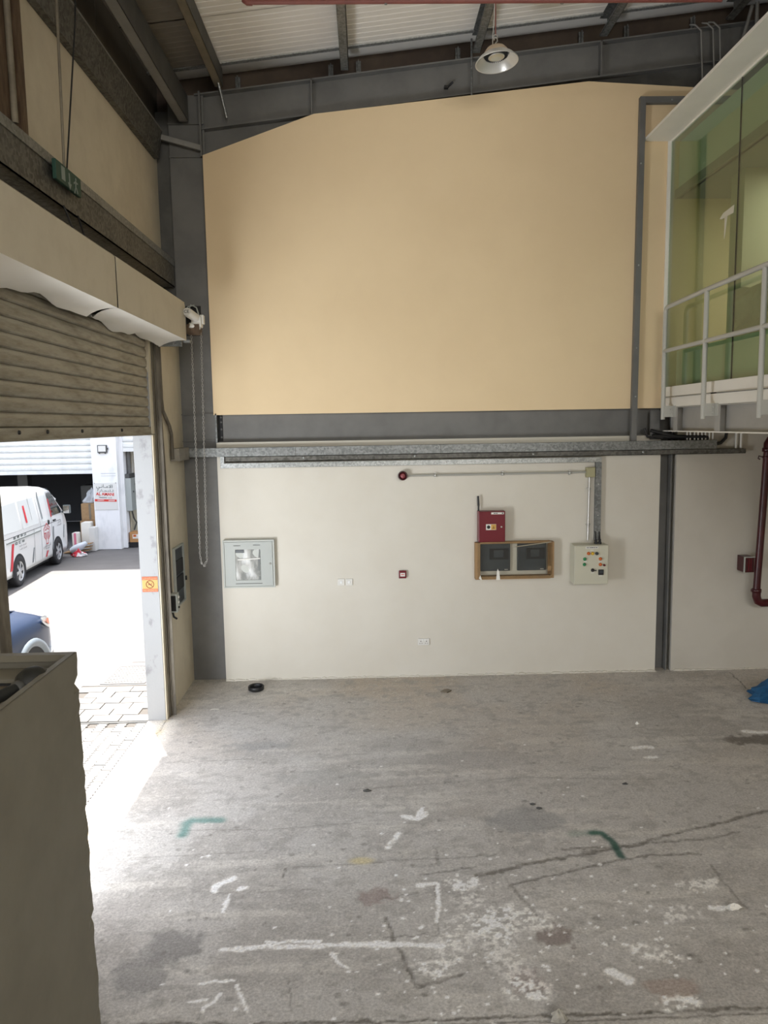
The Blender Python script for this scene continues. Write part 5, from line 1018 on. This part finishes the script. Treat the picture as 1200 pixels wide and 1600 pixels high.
lpart('grey_roof_stripe', MB().quad((.30, .32, 1.998), (.70, .32, 1.985), (.70, .40, 1.985), (.30, .40, 1.998)), M_DG, body)
lpart('underbody', MB().box(-.72, .72, V0+.1, 2.1, .17, .30), M_DARK, van)

# dark blue car, nose towards the building across the yard
M_FLARE = mat('grey_arch_trim', (.16, .19, .22), .35)
M_SUV = mat('dark_blue_car_paint', (.010, .022, .055), .3, 0, spec=.35)
car = thing('blue_car', 'dark blue car whose front corner shows in the doorway', 'car', (-4.98, 8.60, -.012))
def csec(y, zt, hw, zb=.32, crown=.05, zsh=None):
    zsh = zsh or zt - .12
    R_ = [(hw*.95, zb), (hw*.99, zb+.12), (hw, .62), (hw*.995, min(.85, zsh-.05)), (hw*.975, zsh), (hw*.93, zsh+(zt-zsh)*.55), (hw*.80, zt-.02), (hw*.55, zt+crown*.5), (hw*.25, zt+crown*.9)]
    return [(x, y, z) for x, z in R_] + [(-x, y, z) for x, z in R_[::-1]]
cbody = lpart('body', loft([csec(-3.75, .95, .93), csec(-3.6, 1.05, .98), csec(-2.6, 1.12, .99), csec(-.9, 1.14, .995), csec(-.2, 1.13, .995), csec(.30, 1.10, .985), csec(.55, 1.06, .96), csec(.72, .99, .91, .34), csec(.84, .88, .84, .36, .03), csec(.90, .74, .78, .38, .02)]), M_SUV, car)
lpart('cabin', loft([csec(-3.3, 1.62, .62, .95), csec(-2.9, 1.74, .70, .95), csec(-1.6, 1.76, .72, .95), csec(-.9, 1.55, .78, .95), csec(-.35, 1.12, .84, .95)]), M_VGL, car)
lpart('hood_crease', MB().tube([(.62, -.2, 1.165), (.60, .35, 1.125), (.52, .62, 1.06)], .012, 6).tube([(-.62, -.2, 1.165), (-.60, .35, 1.125), (-.52, .62, 1.06)], .012, 6), M_SUV, cbody)
for s in (1, -1):
    n = 20; fl_ = MB()
    for k in range(n):
        a0, a1 = math.pi*k/n, math.pi*(k+1)/n; q = []
        for a in (a0, a1):
            for r_, xx_ in ((.40, 1.0), (.425, 1.028), (.485, 1.022), (.50, .99)): q.append((s*xx_, r_*math.cos(a), .37+r_*math.sin(a)))
        fl_.add(q, [(0, 1, 5, 4), (1, 2, 6, 5), (2, 3, 7, 6)], 0, True)
    lpart('arch_flare', fl_, M_FLARE, cbody)
n = 20
for s in (1, -1):
    for yy_ in (0, -2.85):
        vs = [(s*1.0, yy_+.40*math.cos(math.pi*k/n), .37+.40*math.sin(math.pi*k/n)) for k in range(n+1)] + [(s*1.0, yy_-.40, .30), (s*1.0, yy_+.40, .30)]; lpart('wheel_arch', MB().add(vs, [tuple(range(n+3))]), M_DARK, car)
for s in (1, -1):
    for yy_ in (0, -2.85): wheel(car, s*.985, yy_, .365, s)
for s in (1, -1):
    hl = lpart('headlamp', loft([[(s*x, y, z) for x, y, z in q] for q in ([(.965, .36, 1.035), (.985, .36, .985), (.97, .37, .975), (.95, .37, 1.035)], [(.93, .60, 1.0), (.965, .60, .86), (.93, .62, .84), (.90, .62, 1.0)], [(.84, .80, .93), (.87, .80, .78), (.82, .83, .77), (.80, .83, .93)], [(.66, .88, .88), (.68, .90, .76), (.62, .92, .76), (.60, .90, .88)])]), mat('clear_headlamp', (.55, .57, .58), .08, .3, coat=1), cbody)
    lpart('amber_lens', MB().add([(s*.978, .47, 1.0), (s*.984, .47, .955), (s*.968, .585, .89), (s*.955, .585, .985)], [(0, 1, 2, 3)]), M_ORA, hl)
lpart('grille', MB().box(-.58, .58, .86, .935, .62, .84), M_CHROME, car, .02); lpart('grille_mesh', MB().box(-.52, .52, .935, .945, .65, .81), M_DARK, car)
lpart('bumper', loft([csec(.40, .62, 1.0, .30), csec(.70, .62, .95, .30), csec(.90, .60, .82, .30), csec(.98, .56, .70, .32)]), mat('silver_bumper_paint', (.42, .45, .48), .25, .4), cbody)
